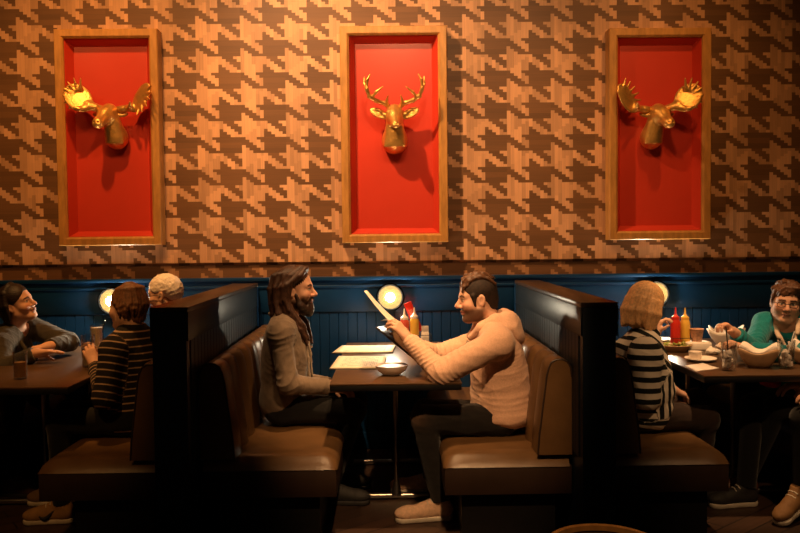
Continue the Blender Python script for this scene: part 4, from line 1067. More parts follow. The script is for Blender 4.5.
def teal_person():
    Y = 4.62; J = {}
    J['hc'] = P(786, 302, Y); J['hm'] = frame((-0.36, -0.92, -0.10), (0.06, -0.10, 1)); J['hs'] = 0.99
    J['nb'] = P(789, 323, Y+0.03); J['ch'] = P(800, 356, Y+0.05); J['pe'] = V(P(815, 400, Y+0.08)[0], Y+0.08, 0.55); J['face'] = nrm(V(-0.62, -0.75, 0))
    J['shR'] = P(764, 324, Y+0.10); J['shL'] = P(822, 330, Y-0.10)
    J['elR'] = P(752, 350, Y-0.12); J['wrR'] = P(735, 333, Y-0.16); J['elL'] = P(803, 357, Y-0.33); J['wrL'] = P(746, 349, Y-0.26)
    side = V(0, 1, 0)
    for q, s_ in (('L', -1), ('R', 1)):
        J['hi'+q] = J['pe']+V(0, 0.09*s_, -0.015)
    J['knL'] = J['hiL']+V(-0.36, -0.20, 0); J['knR'] = J['hiR']+V(-0.40, 0.0, 0)
    J['anL'] = V(P(746, 500, 4.15)[0], 4.15, 0.095); J['anR'] = V(J['knR'][0]+0.05, J['knR'][1], 0.095); J['knL'] = J['anL']*V(1, 1, 0)+V(0.08, 0.1, 0.52)
    check(J, 'teal')
    o = make_body('person with glasses in a teal cardigan, hands raised over the crowded table', J, face_tone(J['hc'], J['hm'], J['hs'], SK1, (0.43, 0.19, 0.13), (0.06, 0.03, 0.018)),
                  {'R': dict(d=V(-0.75, -0.15, 0.5), n=V(-0.3, -0.2, -0.9), curl=(0.7, 0.8, 0.5), s=0.95), 'L': dict(d=V(-0.85, 0.1, 0.35), n=V(-0.2, 0.1, -1), curl=(0.7, 0.8, 0.5), s=0.95)}, True, head_kw=dict(full=1.06, jaw=1.04))
    c, M, s = J['hc'], J['hm'], J['hs']; L = lambda x, y, z: c+M @ (V(x, y, z)*s); rnd = random.Random(12)
    S = Solid(); S.ell(L(0, -0.016, 0.040), V(0.079, 0.099, 0.084)*s, M, 0.02); S.ell(L(0, 0.118, -0.005), V(0.090, 0.078, 0.098)*s, M, 0.01, 's')
    S.half(L(0, -0.05, -0.06), -M[:, 2]); S.ell(L(0.09, 0.015, -0.03), V(0.03, 0.035, 0.045), M, 0.01, 's'); S.ell(L(-0.09, 0.015, -0.03), V(0.03, 0.035, 0.045), M, 0.01, 's')
    for i in range(60):                                               # short layers
        a = rnd.uniform(-PI, PI); t = rnd.uniform(0.05, 1.0)
        if math.cos(a) > 0.35 and t > 0.45: continue
        t2 = t+0.45; f = lambda t_, a_, e: V((0.080+e)*math.sin(t_)*math.sin(a_), -0.016+(0.100+e)*math.sin(t_)*math.cos(a_), 0.040+(0.086+e)*math.cos(t_))
        S.chain([L(*f(t, a, 0)), L(*f(t+0.25, a+0.08, 0.006)), L(*f(t2, a+0.15, 0.002))], [0.008, 0.009, 0.004], 0.007)
    for i in range(16):                                               # a fringe swept to one side
        u = i/15; x0 = -0.035+0.03*u; x1 = -0.062+0.115*u
        S.chain([L(x0, 0.030, 0.120), L(0.5*(x0+x1)-0.004, 0.070, 0.100), L(x1, 0.080-9*x1*x1, 0.070-0.012*math.sin(i*2.3)), L(x1+0.010, 0.082-11*x1*x1, 0.046+0.010*math.sin(i*1.7)+(0.012 if 0.25 < u < 0.6 else 0))], [0.008, 0.0075, 0.006, 0.003], 0.005)
    for x in (-1, 1):
        for k in range(4): S.chain([L(x*0.066, 0.035-0.012*k, 0.075), L(x*0.080, 0.030-0.012*k, 0.03), L(x*0.079, 0.026-0.014*k, -0.010-0.006*k)], [0.008, 0.007, 0.003], 0.006)
    S.build('hair', hairmat('short auburn hair', (0.085, 0.034, 0.014), 0.4), o, h=0.0045, disp=strands(c, M, 0.0006, 60))
    glasses(o, c, M, s, M_SPEC)
    M_CARD = cloth('teal knit', (0.004, 0.150, 0.160), var=0.12, vscale=40)
    S = Solid(); up, MT = torso(S, J, 0.022); sleeves(S, J, (0.068, 0.060, 0.056, 0.046), stop=0.93)
    S.cap(J['nb']+up*0.12, J['nb']+up*0.02, 0.072, 0.070, 0.01, 's')
    S.cap(J['nb']+MT @ V(0, 0.10, 0.01), J['nb']+MT @ V(0, 0.17, -0.21), 0.078, 0.014, 0.012, 's'); S.half(J['pe']-up*0.085, -up)
    S.build('cardigan', M_CARD, o, h=0.0055, disp=wrinkle(J, 51, 0.007, 0.05))
    S = Solid()
    for x in (-1, 1):
        S.chain([J['nb']+MT @ V(0, -0.075, 0.025), J['nb']+MT @ V(x*0.064, -0.03, 0.025), J['nb']+MT @ V(x*0.070, 0.05, -0.005), J['nb']+MT @ V(x*0.052, 0.105, -0.065)], [0.015, 0.017, 0.020, 0.013], 0.012)
        S.chain([J['nb']+MT @ V(x*0.045, 0.095, -0.06), J['nb']+MT @ V(x*0.020, 0.135, -0.15), J['nb']+MT @ V(x*0.006, 0.150, -0.21)], [0.008, 0.007, 0.004], 0.008)
    S.build('shirt_collar', cloth('cream shirt collar', (0.62, 0.47, 0.35)), o, h=0.005)
    S = Solid(); trousers(S, J); S.build('trousers', M_DARKTR, o, h=0.0065)
    for q in 'LR': shoe(o, J['an'+q], (-1, -0.12), M_DARKSH, M_SOLE, L=0.27)
    return o
teal_person()

def edge_person():
    Y = 3.95; J = {}
    xw = 2.50
    J['hc'] = V(xw-0.04, Y, 1.20); J['hm'] = frame((-1, 0.1, -0.1)); J['hs'] = 1.0
    J['nb'] = V(xw, Y, 1.03); J['ch'] = V(xw+0.01, Y, 0.86); J['pe'] = V(xw+0.01, Y, 0.545); J['face'] = V(-1, 0, 0)
    J['shL'] = V(xw, Y-0.19, 0.97); J['shR'] = V(xw, Y+0.19, 0.97); J['elL'] = V(xw-0.03, Y-0.23, 0.69); J['elR'] = V(xw-0.05, Y+0.24, 0.72)
    J['wrL'] = V(xw-0.30, Y-0.10, 0.665); J['wrR'] = V(xw-0.30, Y+0.15, 0.665)
    seat_joints(J, 0, Y, V(-1, 0), reach=0.41)
    J['anL'] = V(2.115, 3.93, 0.15); J['knL'] = V(2.10, 3.90, 0.53); J['anR'] = V(2.0, 4.32, 0.095); J['knR'] = V(2.09, 4.16, 0.53)
    check(J, 'edge')
    o = make_body('seated person at the picture edge of whom only hand and shoes show under the table', J, face_tone(J['hc'], J['hm'], J['hs'], SK1, LIP, (0.03, 0.02, 0.01)),
                  {'L': dict(d=V(-0.97, 0.1, -0.1), n=V(0, 0.2, -1), curl=(0.3, 0.4, 0.3)), 'R': dict(d=V(-0.97, -0.1, -0.1), n=V(0, 0, -1), curl=(0.3, 0.4, 0.3))}, h=0.0055)
    S = Solid(); c, M = J['hc'], J['hm']; L = lambda x, y, z: c+M @ V(x, y, z)
    S.ell(L(0, -0.014, 0.038), V(0.081, 0.101, 0.087), M, 0.02); S.ell(L(0, 0.125, -0.01), V(0.10, 0.085, 0.098), M, 0.008, 's'); S.half(L(0, -0.06, -0.055), -M[:, 2])
    S.build('hair', hairmat('dark hair', (0.03, 0.016, 0.01)), o, h=0.006)
    S = Solid(); up, MT = torso(S, J, 0.022); sleeves(S, J, stop=0.94); S.cap(J['nb']+up*0.12, J['nb']+up*0.01, 0.066, 0.068, 0.01, 's'); S.half(J['pe']-up*0.085, -up)
    S.build('sweater', cloth('dark sweater', (0.03, 0.02, 0.016)), o, h=0.007, disp=folds(61, 0.005))
    S = Solid(); trousers(S, J, (0.08, 0.064, 0.056, 0.048)); S.build('trousers', M_DARKTR, o, h=0.007)
    shoe(o, J['anL'], (-1, -0.5), mat('amber suede', (0.20, 0.10, 0.035), 0.75), M_SOLE, L=0.27, tilt=0.35); shoe(o, J['anR'], (-1, -0.1), mat('red brown leather shoe', (0.12, 0.045, 0.022), 0.5), M_DARKSH, L=0.27)
    return o
edge_person()
# ================================================================== what stands on the tables
def T(x, y, z=TZ):
    """the point of a table top (height z) seen at photo position x, y"""
    d = CR*(x-400)/FPX - CU*(y-266.5)/FPX + CF
    return CAM + d*((z-CAM[2])/d[2])
def paper_mat(name, base, ink=0.0):
    m, nt, b = nt_of(name)
    tc = N(nt, 'ShaderNodeTexCoord'); mp = N(nt, 'ShaderNodeMapping'); nt.links.new(tc.outputs['UV'], mp.inputs[0])
    c = mixc(nt, noise(nt, 40), tuple(x*0.96 for x in base), base)
    if ink:
        sep = N(nt, 'ShaderNodeSeparateXYZ'); nt.links.new(tc.outputs['UV'], sep.inputs[0])
        ln = math_(nt, 'LESS_THAN', math_(nt, 'FLOORED_MODULO', math_(nt, 'MULTIPLY', sep.outputs[0], 26.0), 1.0), 0.42)
        wd = math_(nt, 'GREATER_THAN', noise(nt, 1.0, 1, 0.5, tc.outputs['UV'], (26, 9, 1)), 0.47)
        mg = math_(nt, 'MULTIPLY', math_(nt, 'LESS_THAN', math_(nt, 'ABSOLUTE', math_(nt, 'SUBTRACT', sep.outputs[1], 0.5)), 0.40), math_(nt, 'LESS_THAN', math_(nt, 'ABSOLUTE', math_(nt, 'SUBTRACT', sep.outputs[0], 0.52)), 0.36))
        f = math_(nt, 'MULTIPLY', math_(nt, 'MULTIPLY', ln, wd), mg)
        c = mixc(nt, math_(nt, 'MULTIPLY', f, ink), c, (0.10, 0.06, 0.035))
    nt.links.new(c, b.inputs['Base Color']); b.inputs['Roughness'].default_value = 0.7
    tr = N(nt, 'ShaderNodeBsdfTranslucent'); nt.links.new(c, tr.inputs[0]); mx = N(nt, 'ShaderNodeMixShader'); mx.inputs[0].default_value = 0.2
    nt.links.new(b.outputs[0], mx.inputs[1]); nt.links.new(tr.outputs[0], mx.inputs[2]); nt.links.new(mx.outputs[0], nt.nodes['Material Output'].inputs[0])
    return m
M_PAGE = paper_mat('cream menu paper', (0.86, 0.76, 0.57), 0.6)
M_LEAF = paper_mat('white menu leaf', (0.90, 0.82, 0.68))
M_BOARD = mat('black menu board', (0.015, 0.011, 0.009), 0.5)
M_WHITE = mat('white glazed ceramic', (0.78, 0.69, 0.60), 0.42, var=0.03, spec=0.35)
M_NAP = mat('white paper napkin', (0.78, 0.70, 0.62), 0.9, var=0.04, bmp=0.3, bscale=90)
def clear_glass():
    m, nt, b = nt_of('clear glass'); nt.nodes.remove(b)
    t = N(nt, 'ShaderNodeBsdfTransparent'); t.inputs[0].default_value = (0.93, 0.94, 0.94, 1); g = N(nt, 'ShaderNodeBsdfGlossy'); g.inputs['Roughness'].default_value = 0.06
    lw = N(nt, 'ShaderNodeLayerWeight'); lw.inputs[0].default_value = 0.35; mx = N(nt, 'ShaderNodeMixShader')
    nt.links.new(math_(nt, 'MULTIPLY_ADD', lw.outputs['Facing'], 0.55, 0.06), mx.inputs[0]); nt.links.new(t.outputs[0], mx.inputs[1]); nt.links.new(g.outputs[0], mx.inputs[2])
    nt.links.new(mx.outputs[0], nt.nodes['Material Output'].inputs[0]); return m
M_GLASS = clear_glass()
M_ICE = mat('ice', (0.90, 0.76, 0.66), 0.25, var=0.08, trans=0.25, ior=1.31, bmp=0.3, bscale=60)
M_STRAW = mat('black straw', (0.01, 0.01, 0.01), 0.3); M_STRAWW = mat('clear white straw', (0.75, 0.72, 0.68), 0.3)
M_KETCH = mat('red squeeze bottle', (0.55, 0.025, 0.012), 0.3, var=0.05); M_MUST = mat('yellow squeeze bottle', (0.72, 0.42, 0.06), 0.3, var=0.05)
M_SAUCE = mat('pinkish red sauce', (0.55, 0.25, 0.17), 0.4)
M_GREEN = mat('lettuce', (0.20, 0.24, 0.035), 0.5, var=0.6, vscale=60); M_TAN = mat('glazed tan stoneware', (0.42, 0.26, 0.14), 0.3)
def uv_sheet(name, m_, rows, parent, th=0.0015):
    """a sheet of paper through a grid of points, with thickness"""
    me = bpy.data.meshes.new(name); nr, nc = len(rows), len(rows[0])
    me.from_pydata([tuple(p) for r in rows for p in r], [], [(i*nc+j, i*nc+j+1, (i+1)*nc+j+1, (i+1)*nc+j) for i in range(nr-1) for j in range(nc-1)])
    uv = me.uv_layers.new(name='UVMap')
    for l in me.loops: i, j = divmod(l.vertex_index, nc); uv.data[l.index].uv = (i/(nr-1), j/(nc-1))
    o = link_mesh(name, me, parent); me.materials.append(m_)
    me.polygons.foreach_set('use_smooth', [True]*len(me.polygons))
    md = o.modifiers.new('thickness', 'SOLIDIFY'); md.thickness = th; md.offset = 1
    return o
def menu(fl, fr, br, bl, label, lift=0.0, z=TZ):
    fl, fr, br, bl = [T(*q) for q in (fl, fr, br, bl)]
    t = thing('menu', (fl+fr+br+bl)/4, label, 'menu', 'menus on the middle table')
    def rows(e, dz, n=10):
        R = []
        for i in range(n+1):
            u = e+(1-2*e)*i/n; r = []
            for j in range(n+1):
                v = e+(1-2*e)*j/n
                p = (fl*(1-u)+fr*u)*(1-v)+(bl*(1-u)+br*u)*v
                r.append(p+V(0, 0, dz+lift*(max(0, u-0.55)/0.45)**2))
            R.append(r)
        return R
    uv_sheet('cover', M_BOARD, rows(0.0, 0.001), t, 0.004); uv_sheet('page', M_PAGE, rows(0.012, 0.0062), t, 0.001)
    uv_sheet('page', M_PAGE, rows(0.02, 0.0085), t, 0.001)
menu((329, 369.5), (384, 369.5), (387, 357), (338, 357), 'cream menu lying open in front of the long haired man, nearest the bowl')
menu((331.5, 353.5), (393, 353.5), (396, 346.5), (341, 346.5), 'cream menu lying farther back on the middle table, near the wall', 0.004)
def held_menu():
    a = P(375, 327, 4.12); b = P(418, 362, 4.06); d = nrm(b-a); vd = nrm((a+b)/2-CAM); pp = nrm(np.cross(d, vd)); pp = pp if pp[2] > 0 else -pp; up = nrm(vd+0.16*pp); up = nrm(up-d*(up@d))
    t = thing('menu', (a+b)/2, 'open menu on a dark board held up by the man in the peach hoodie', 'menu')
    L = np.linalg.norm(b-a); n_ = np.cross(d, up); n_ = n_ if n_[2] > 0 else -n_
    g = lambda u, v, h: a+d*(L*u)+up*(0.24*v)+n_*h
    uv_sheet('cover', M_BOARD, [[g(u, v, 0) for v in np.linspace(0, 1, 6)] for u in np.linspace(0, 1, 6)], t, 0.004)
    uv_sheet('page', M_LEAF, [[g(u, v, 0.006+0.012*math.sin(PI*v)+0.16*math.sin(PI*min(1, max(0, u*1.9+0.12)))*max(0, 0.55-u)) for v in np.linspace(0.02, 0.98, 12)] for u in np.linspace(0.01, 0.96, 12)], t, 0.001)
    # the leaf that stands up from the hand
    p0 = P(403, 334, 4.06); p1 = P(364, 291, 4.10); e = nrm(p1-p0); vd = nrm(p0-CAM); pp = nrm(np.cross(e, vd)); pp = pp if pp[2] > 0 else -pp; L2 = np.linalg.norm(p1-p0); w = lambda u: nrm(vd+(0.14*(1-u)+0.015)*pp); nn = nrm(np.cross(e, w(0)))
    uv_sheet('page', M_LEAF, [[p0+e*(L2*u)+w(u)*(0.25*v)+nn*(0.010*math.sin(PI*u)-0.012*math.sin(PI*v)) for v in np.linspace(0, 1, 10)] for u in np.linspace(0, 1, 14)], t, 0.0015)
held_menu()

def bowl(c, r, h, label, fill=None, m_=M_WHITE, name='bowl', cat='bowl', sq=0.0):
    t = thing(name, c, label, cat)
    m = MB(); wob = (lambda a, z: sq*abs(math.cos(2*a))**2*(z/h)**2) if sq else None
    m.lathe([(0, 0.0), (r*0.5, 0.0), (r*0.55, 0.004), (r*0.80, h*0.40), (r*0.95, h*0.78), (r, h), (r*0.965, h), (r*0.91, h*0.78), (r*0.76, h*0.44), (r*0.48, 0.010), (0, 0.008)], c, 48, wob=wob); m.build('wall', m_, t, angle=60)
    if fill is not None:
        m = MB(); m.lathe([(r*0.74, h*0.46), (r*0.93, h*0.86), (r*0.5, h*0.93), (0, h*0.95)], c, 32, wob=lambda a, z: 0.03*math.sin(5*a)); m.build('sauce', fill, t)
    return t
bowl(T(391.5, 374.5), 0.088, 0.052, 'small white bowl of red sauce near the front of the middle table', M_SAUCE)

def squeeze_bottle(x, Y, h, m_, label, group=None, mtip=None):
    c = V(P(x, 330, Y)[0], Y, TZ+0.004)
    t = thing('squeeze_bottle', c, label, 'sauce bottle', group)
    r = 0.031
    m = MB(); m.lathe([(0, 0), (r*0.92, 0), (r, 0.006), (r, h*0.58), (r*0.96, h*0.64), (r*0.74, h*0.72)], c, 28); m.lathe([(r*0.74, h*0.72), (0, h*0.72)], c, 28); m.build('body', m_, t)
    m = MB(); m.lathe([(r*0.80, h*0.71), (r*0.82, h*0.73), (r*0.80, h*0.77), (r*0.45, h*0.80), (r*0.22, h*0.85), (r*0.12, h), (0, h)], c, 24); m.build('nozzle', mtip or m_, t)
    return t
def caddy(x, Y, label, wx=0.15, wy=0.09, hgt=0.075):
    c = V(P(x, 330, Y)[0], Y, TZ)
    t = thing('wire_caddy', c, label, 'condiment caddy')
    def loop(z): return [c+V(wx/2*sx, wy/2*sy, z) for sx, sy in ((-1, -1), (1, -1), (1, 1), (-1, 1))]
    m = MB()
    for z in (0.003, hgt*0.5, hgt): m.tube(loop(z), 0.0022, 6, closed=True)
    for p in loop(0.0): m.tube([p, p+V(0, 0, hgt)], 0.0022, 6)
    for k in range(1, 5): m.tube([c+V(-wx/2+wx*k/5, -wy/2, 0.002), c+V(-wx/2+wx*k/5, wy/2, 0.002)], 0.0018, 6)
    m.build('wire_basket', M_BLKMET, t)
    m = MB(); m.tube([c+V(0, wy/2, hgt), c+V(0, wy/2, 0.17), c+V(-0.02, wy/2, 0.205), c+V(0, wy/2, 0.235), c+V(0.02, wy/2, 0.205), c+V(0.001, wy/2, 0.17)], 0.0024, 6); m.build('handle', M_BLKMET, t)
    return t
CY = 5.17
caddy(416, CY, 'black wire caddy of sauces on the middle table by the wall', 0.20, 0.10)
squeeze_bottle(404.5, CY-0.01, 0.245, mat('pale red squeeze bottle', (0.60, 0.09, 0.06), 0.3, var=0.05), 'red squeeze bottle in the caddy on the middle table', mtip=M_WHITE)
squeeze_bottle(414.5, CY-0.015, 0.255, M_MUST, 'yellow squeeze bottle in the caddy on the middle table', mtip=M_WHITE)
def packet():
    c = P(413.5, 317, CY+0.050); M = frame(V(0.10, 1, 0), V(-0.42, 0, 1)); t = thing('sauce_packet_box', c, 'red box tilted behind the yellow bottle on the middle table', 'box')
    m = MB(); m.obox(c, (0.026, 0.012, 0.105), M, 0.003); m.build('carton', M_KETCH, t)
    m = MB(); m.obox(c+M @ V(0, -0.0125, 0.03), (0.013, 0.001, 0.025), M); m.build('front_panel', mat('pale red print', (0.65, 0.16, 0.12), 0.4), t)
packet()
def packets():
    c = P(425, 333, CY-0.01); c[2] = TZ+0.004; t = thing('sugar_holder', c, 'small white holder of sugar sachets at the end of the middle caddy', 'sachet holder')
    m = MB(); m.box(c+V(-0.026, -0.03, 0), c+V(0.026, 0.03, 0.090), 0.006); m.build('holder', M_WHITE, t)
    for k in range(6):
        m = MB(); M = frame(V(0.08*(k-2.5), 1, 0.02*k), (0.05, 0, 1)); m.obox(c+V(-0.02+0.008*k, 0, 0.098), (0.002, 0.024, 0.03), np.stack([frame((0, 1, 0))[:, 0], frame((0, 1, 0))[:, 1], frame((0, 1, 0))[:, 2]], 1), 0.0008); m.build('sachet', M_NAP, t)
packets()

def tumbler(c, r0, r1, h, label, drink=None, level=0.6, ice=0, straw=None, sm=None, group=None):
    t = thing('drinking_glass', c, label, 'glass', group); c = np.array(c)
    m = MB(); m.lathe([(0, 0), (r0*0.95, 0), (r0, 0.004), (r1, h), (r1-0.0022, h), (r0-0.0025, 0.012), (0, 0.010)], c, 36); m.build('glass', M_GLASS, t)
    if drink is not None:
        rl = r0+(r1-r0)*level; m = MB(); m.lathe([(0, 0.0125), (r0-0.0035, 0.013), (rl-0.0035, h*level), (0, h*level)], c, 32); m.build('drink', drink, t)
    rnd = random.Random(int(abs(c[0]*1000)))
    for k in range(ice):
        p = c+V(rnd.uniform(-1, 1)*r0*0.45, rnd.uniform(-1, 1)*r0*0.45, 0.025+0.72*h*level*k/max(1, ice)); f = V(rnd.uniform(-1, 1), rnd.uniform(-1, 1), rnd.uniform(-1, 1))
        m = MB(); m.obox(p, (0.0135, 0.0135, 0.0135), frame(f, (0.1, 0.2, 1)), 0.003); m.build('ice_cube', M_ICE, t)
    if straw is not None:
        m = MB(); m.tube([c+V(-straw[0]*0.25, 0, 0.012), c+V(straw[0], straw[1], straw[2])], 0.0032, 8); m.build('straw', sm or M_STRAW, t)
    return t
M_MILK = mat('milky drink', (0.62, 0.50, 0.36), 0.3, var=0.05); M_AMBER = mat('amber drink', (0.45, 0.22, 0.06), 0.15, var=0.05, trans=0.2)
# left table
tumbler(V(P(97, 340, 4.78)[0], 4.78, TZ), 0.030, 0.040, 0.205, 'tall glass of milky drink behind the held glass on the dim table', M_MILK, 0.93, straw=(0.055, 0.0, 0.235))
gw = V(P(88, 350, 4.46)[0], 4.46, TZ)
tumbler(gw, 0.032, 0.039, 0.185, 'clear glass gripped by the person in the dark striped sweater', mat('pale soda', (0.55, 0.42, 0.28), 0.1, trans=0.3), 0.45, 4)
tumbler(T(20.5, 379), 0.032, 0.037, 0.145, 'short glass of amber drink in front of the smiling dark haired person', M_AMBER, 0.62, 3)
# right table
caddy(680, 4.86, 'black wire caddy of sauces on the crowded table beside the blond person', 0.12, 0.085)
squeeze_bottle(675.5, 4.855, 0.262, M_KETCH, 'red ketchup squeeze bottle in the caddy of the crowded table')
squeeze_bottle(685, 4.87, 0.258, M_MUST, 'yellow mustard squeeze bottle in the caddy of the crowded table')
def plate(c, r, label, name='plate', m_=M_WHITE, cat='plate', rise=0.016):
    t = thing(name, c, label, cat); m = MB()
    m.lathe([(0, 0), (r*0.6, 0), (r*0.64, 0.003), (r*0.97, rise), (r, rise+0.001), (r*0.985, rise+0.004), (r*0.64, 0.008), (0, 0.006)], c, 48); m.build('dish', m_, t); return t
c = T(675, 351); s_ = plate(c, 0.105, 'wide tan bowl of green salad by the blond person', 'salad_bowl', M_TAN, 'bowl', 0.040); rnd = random.Random(4)
for k in range(16):
    p = c+V(rnd.uniform(-1, 1)*0.058, rnd.uniform(-1, 1)*0.05, 0.018+rnd.uniform(0, 0.028)); M = frame(V(rnd.uniform(-1, 1), rnd.uniform(-1, 1), rnd.uniform(-.4, .4)))
    m = MB(); R = []
    for i in range(7):
        R.append([p+M @ V((j-2)*0.009*math.sin(PI*(i+0.6)/7.2), (i-3)*0.009, 0.006*math.sin(i*1.7+j*2.1)+0.003*abs(j-2)) for j in range(5)])
    m.grid(R); m.build('lettuce_leaf', M_GREEN if k % 3 else mat('pale lettuce', (0.42, 0.40, 0.12), 0.5), s_, solid=0.0012)
for k in range(4):
    m = MB(); p = c+V(rnd.uniform(-1, 1)*0.045, rnd.uniform(-1, 1)*0.04, 0.045); m.lathe([(0, -0.008), (0.010, -0.005), (0.012, 0.0), (0.010, 0.005), (0, 0.008)], p, 14); m.build('crouton', mat('toasted bread', (0.45, 0.25, 0.09), 0.8), s_)
plate(T(665, 341.5), 0.085, 'white plate behind the salad bowl on the crowded table')
def paper_cup(c, label):
    t = thing('paper_cup', c, label, 'cup'); m = MB(); m.lathe([(0, 0), (0.030, 0), (0.042, 0.075), (0.044, 0.077), (0.043, 0.079), (0.040, 0.076), (0.029, 0.006), (0, 0.005)], c, 32, wob=lambda a, z: 0.012*math.cos(22*a)); m.build('cup', mat('pinkish paper', (0.50, 0.27, 0.17), 0.7, var=0.3, vscale=60), t)
    m = MB(); m.lathe([(0, 0.058), (0.038, 0.060), (0.02, 0.066), (0, 0.067)], c, 24); m.build('filling', M_NAP, t)
bxx = T(697, 349.5)
def white_box(c, label):
    t = thing('serving_dish', c, label, 'dish'); m = MB(); m.box(c+V(-0.075, -0.05, 0), c+V(0.075, 0.05, 0.050), 0.008, 3); m.build('dish', M_WHITE, t)
    m = MB(); m.box(c+V(-0.067, -0.042, 0.050), c+V(0.067, 0.042, 0.052), 0.001); m.build('lid', M_NAP, t)
white_box(bxx, 'low white covered dish under the pinkish paper cup')
paper_cup(bxx+V(-0.002, 0.0, 0.0525), 'pinkish ribbed paper cup standing on the white covered dish')
c = T(700.5, 361); plate(c, 0.088, 'white saucer holding a white ramekin near the table edge', 'saucer')
rc = c+V(-0.030, 0.0, 0.0085)
t = thing('ramekin', rc, 'small fluted white ramekin standing on the saucer', 'ramekin')
m = MB(); m.lathe([(0, 0), (0.028, 0), (0.032, 0.004), (0.036, 0.045), (0.0375, 0.047), (0.034, 0.046), (0.029, 0.008), (0, 0.007)], rc, 48, wob=lambda a, z: 0.02*math.cos(20*a)); m.build('cup', M_WHITE, t)
m = MB(); m.lathe([(0, 0.038), (0.032, 0.038), (0.02, 0.042), (0, 0.043)], rc, 24); m.build('dip', M_NAP, t)
def napkin(q, label, z=TZ, m_=M_NAP, th=0.004):
    P4 = [T(*p, z) for p in q]; t = thing('napkin', sum(P4)/4, label, 'napkin')
    R = [[((P4[0]*(1-u)+P4[1]*u)*(1-v)+(P4[3]*(1-u)+P4[2]*u)*v)+V(0, 0, 0.002+0.002*math.sin(5*u+3*v)**2) for v in np.linspace(0, 1, 8)] for u in np.linspace(0, 1, 8)]
    uv_sheet('folded_sheet', m_, R, t, th)
napkin([(696, 371.5), (719, 368.5), (703, 363.5), (685, 366)], 'white paper napkin lying flat at the corner of the crowded table')
def crumple(c, r, label, seed, m_=M_NAP):
    S = Solid(); S.ell(c+V(0, 0, r[2]*0.8), r); rr = np.random.RandomState(seed)
    for k in range(9): S.ell(c+V(rr.uniform(-1, 1)*r[0]*0.7, rr.uniform(-1, 1)*r[1]*0.6, r[2]*rr.uniform(0.4, 1.5)), V(0.016, 0.014, 0.014)*rr.uniform(0.7, 1.3), k=0.006)
    S.half(c, (0, 0, -1))
    o = S.build('crumpled_napkin', m_, loc=c, h=0.004, disp=folds(seed, 0.010, 0.022, 9)); tag(o, label, 'napkin', 'crumpled napkins')
crumple(T(713, 354), V(0.045, 0.035, 0.020), 'crumpled paper napkin between saucer and ice glass', 3); crumple(T(722, 349.5), V(0.035, 0.03, 0.022), 'crumpled paper napkin behind the ice glass', 7, mat('tan paper', (0.55, 0.40, 0.28), 0.9))
tumbler(T(729, 370.5), 0.034, 0.041, 0.150, 'glass of ice with a dark straw beside the paper lined bowl', None, 0.75, 9, straw=(-0.018, 0.0, 0.235))
tumbler(T(786, 368.5), 0.036, 0.046, 0.155, 'glass of ice with a pale straw, between the two paper lined bowls', None, 0.62, 9, straw=(0.045, 0.0, 0.20), sm=M_STRAWW)
def lined_bowl(c, r, label, rot=0.3, m_=None):
    """square bowl with raised corners and a sheet of white paper inside"""
    t = thing('serving_bowl', c, label, 'bowl', 'square bowls on the crowded table')
    def prof(scale, a): k = abs(math.cos(2*(a-rot))); return scale*(0.86+0.24*k**3), k
    def sheet(sc, off, up):
        R = []
        for i, (f, z) in enumerate([(0.42, 0.0), (0.56, 0.012), (0.74, 0.035), (0.90, 0.060), (1.0, 0.078)]):
            R.append([c+V(prof(r*f*sc, a)[0]*math.cos(a), prof(r*f*sc, a)[0]*math.sin(a)*0.8, z+off+up*(i/4)**2*prof(1, a)[1]**3*0.028) for a in np.linspace(0, 2*PI, 57)])
        return R
    m = MB(); R = sheet(1.0, 0.002, 1.0); m.grid(R); m.face([m.bm.verts.new(Vector(p)) for p in R[0][:-1]]); m.build('bowl', m_ or M_TAN, t, solid=0.006, angle=70)
    m = MB(); R = sheet(0.93, 0.010, 1.45); m.grid(R); m.face([m.bm.verts.new(Vector(p)) for p in R[0][:-1]]); m.build('paper_liner', M_NAP, t, solid=0.0015, angle=50)
    return t
lined_bowl(T(759, 367), 0.120, 'tan square bowl lined with white paper in front of the teal cardigan', 0.35)
lined_bowl(T(806, 363.5), 0.105, 'paper lined bowl cut off by the photo edge, next to the pale straw', 0.2)
lined_bowl(T(726, 344.5), 0.115, 'white boat shaped bowl under the hands of the person in teal', 0.05, M_WHITE)
# on laps and under the table
def lap_cloth(c, r, label, m_):
    S = Solid(); S.ell(c, V(*r), k=0.02); S.ell(c+V(r[0]*0.4, -r[1]*0.3, -r[2]*0.3), V(*r)*0.7, k=0.02)
    o = S.build('napkin', m_, loc=c, h=0.0045, disp=folds(int(c[0]*90), 0.006, 0.03, 7)); tag(o, label, 'napkin')
lap_cloth(P(680, 405.5, 4.14), (0.052, 0.045, 0.022), 'pale napkin crumpled on the lap of the blond person', mat('dusty cloth napkin', (0.34, 0.20, 0.14), 0.9))
lap_cloth(P(769, 381.5, 4.16), (0.05, 0.05, 0.028), 'red cloth napkin on a lap just under the crowded table', mat('red cloth napkin', (0.5, 0.02, 0.015), 0.85))
# ================================================================== light
def spot(x, y, z, tx, ty, tz, w, ang, blend=0.6, col=(1.0, 0.52, 0.2), r=0.05):
    l = bpy.data.lights.new('ceiling_spot', 'SPOT'); l.energy = w; l.color = col; l.spot_size = R_(ang); l.spot_blend = blend; l.shadow_soft_size = r
    o = bpy.data.objects.new('ceiling_spot', l); C.objects.link(o); o.location = (x, y, z)
    o.rotation_euler = (Vector((tx, ty, tz))-Vector((x, y, z))).to_track_quat('-Z', 'Y').to_euler()
WARM = (1.0, 0.56, 0.25); DEEP = (1.0, 0.46, 0.13)
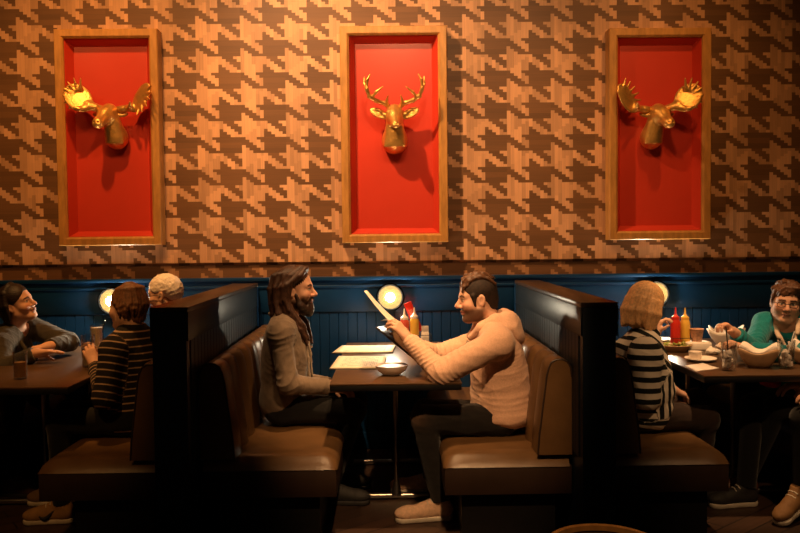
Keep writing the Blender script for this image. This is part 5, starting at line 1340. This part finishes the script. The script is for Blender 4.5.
# key spots that throw the trophies' shadows
spot(-1.25, 3.70, 4.4, 0.02, 5.4, 1.85, 600, 66, 1.0, WARM)
spot(-1.72, 3.70, 4.4, -1.95, 5.4, 1.85, 260, 62, 1.0, DEEP)
spot(1.95, 3.70, 4.4, 1.85, 5.4, 1.85, 95, 58, 1.0, DEEP)
# wall washers hung further out
for x, w, c in ((-3.0, 30, DEEP), (-2.0, 55, DEEP), (-0.95, 80, WARM), (0.1, 100, WARM), (1.0, 80, WARM), (1.9, 26, DEEP)):
    spot(x, 2.9, 3.7, x, 5.4, 2.5, w, 54, 0.5, c, 0.12)
# spots in front of the booths
spot(0.22, 1.7, 3.2, 0.18, 4.05, 0.55, 330, 30, 0.6, WARM)
spot(1.80, 1.7, 3.2, 1.93, 4.10, 0.6, 120, 30, 0.6, WARM)
spot(-1.80, 1.7, 3.2, -1.85, 4.15, 0.6, 90, 30, 0.6, DEEP)
spot(0.45, 0.9, 3.3, 0.50, 1.85, 0.7, 60, 22, 0.6, WARM)  # added spot with no known lamp behind it, brightens the stool rim
# narrow spots over the tables
spot(0.05, 3.60, 3.45, 0.02, 4.32, 1.0, 420, 38, 0.8, WARM)
spot(1.85, 3.75, 3.5, 1.95, 4.35, 0.9, 330, 33, 0.7, WARM)
spot(-1.80, 3.9, 3.5, -1.68, 4.6, 1.0, 200, 38, 0.7, DEEP)
w = bpy.data.worlds.new('dim room'); bpy.context.scene.world = w; w.use_nodes = True
bg = w.node_tree.nodes['Background']; bg.inputs[0].default_value = (1.0, 0.62, 0.38, 1); bg.inputs[1].default_value = 0.012

# ================================================================== camera and view
cd = bpy.data.cameras.new('camera'); co = bpy.data.objects.new('camera', cd); C.objects.link(co)
cd.sensor_width = 36.0; cd.lens = 36.0*FPX/800.0; cd.clip_start = 0.05
co.matrix_world = Matrix(((CR[0], CU[0], -CF[0], CAM[0]), (CR[1], CU[1], -CF[1], CAM[1]), (CR[2], CU[2], -CF[2], CAM[2]), (0, 0, 0, 1)))
sc = bpy.context.scene; sc.camera = co
sc.view_settings.view_transform = 'Standard'; sc.view_settings.look = 'None'; sc.view_settings.gamma = 1.0
sc.view_settings.use_curve_mapping = False; sc.view_settings.exposure = 0.0
sc.cycles.use_denoising = True
sc.cycles.sample_clamp_indirect = 4.0
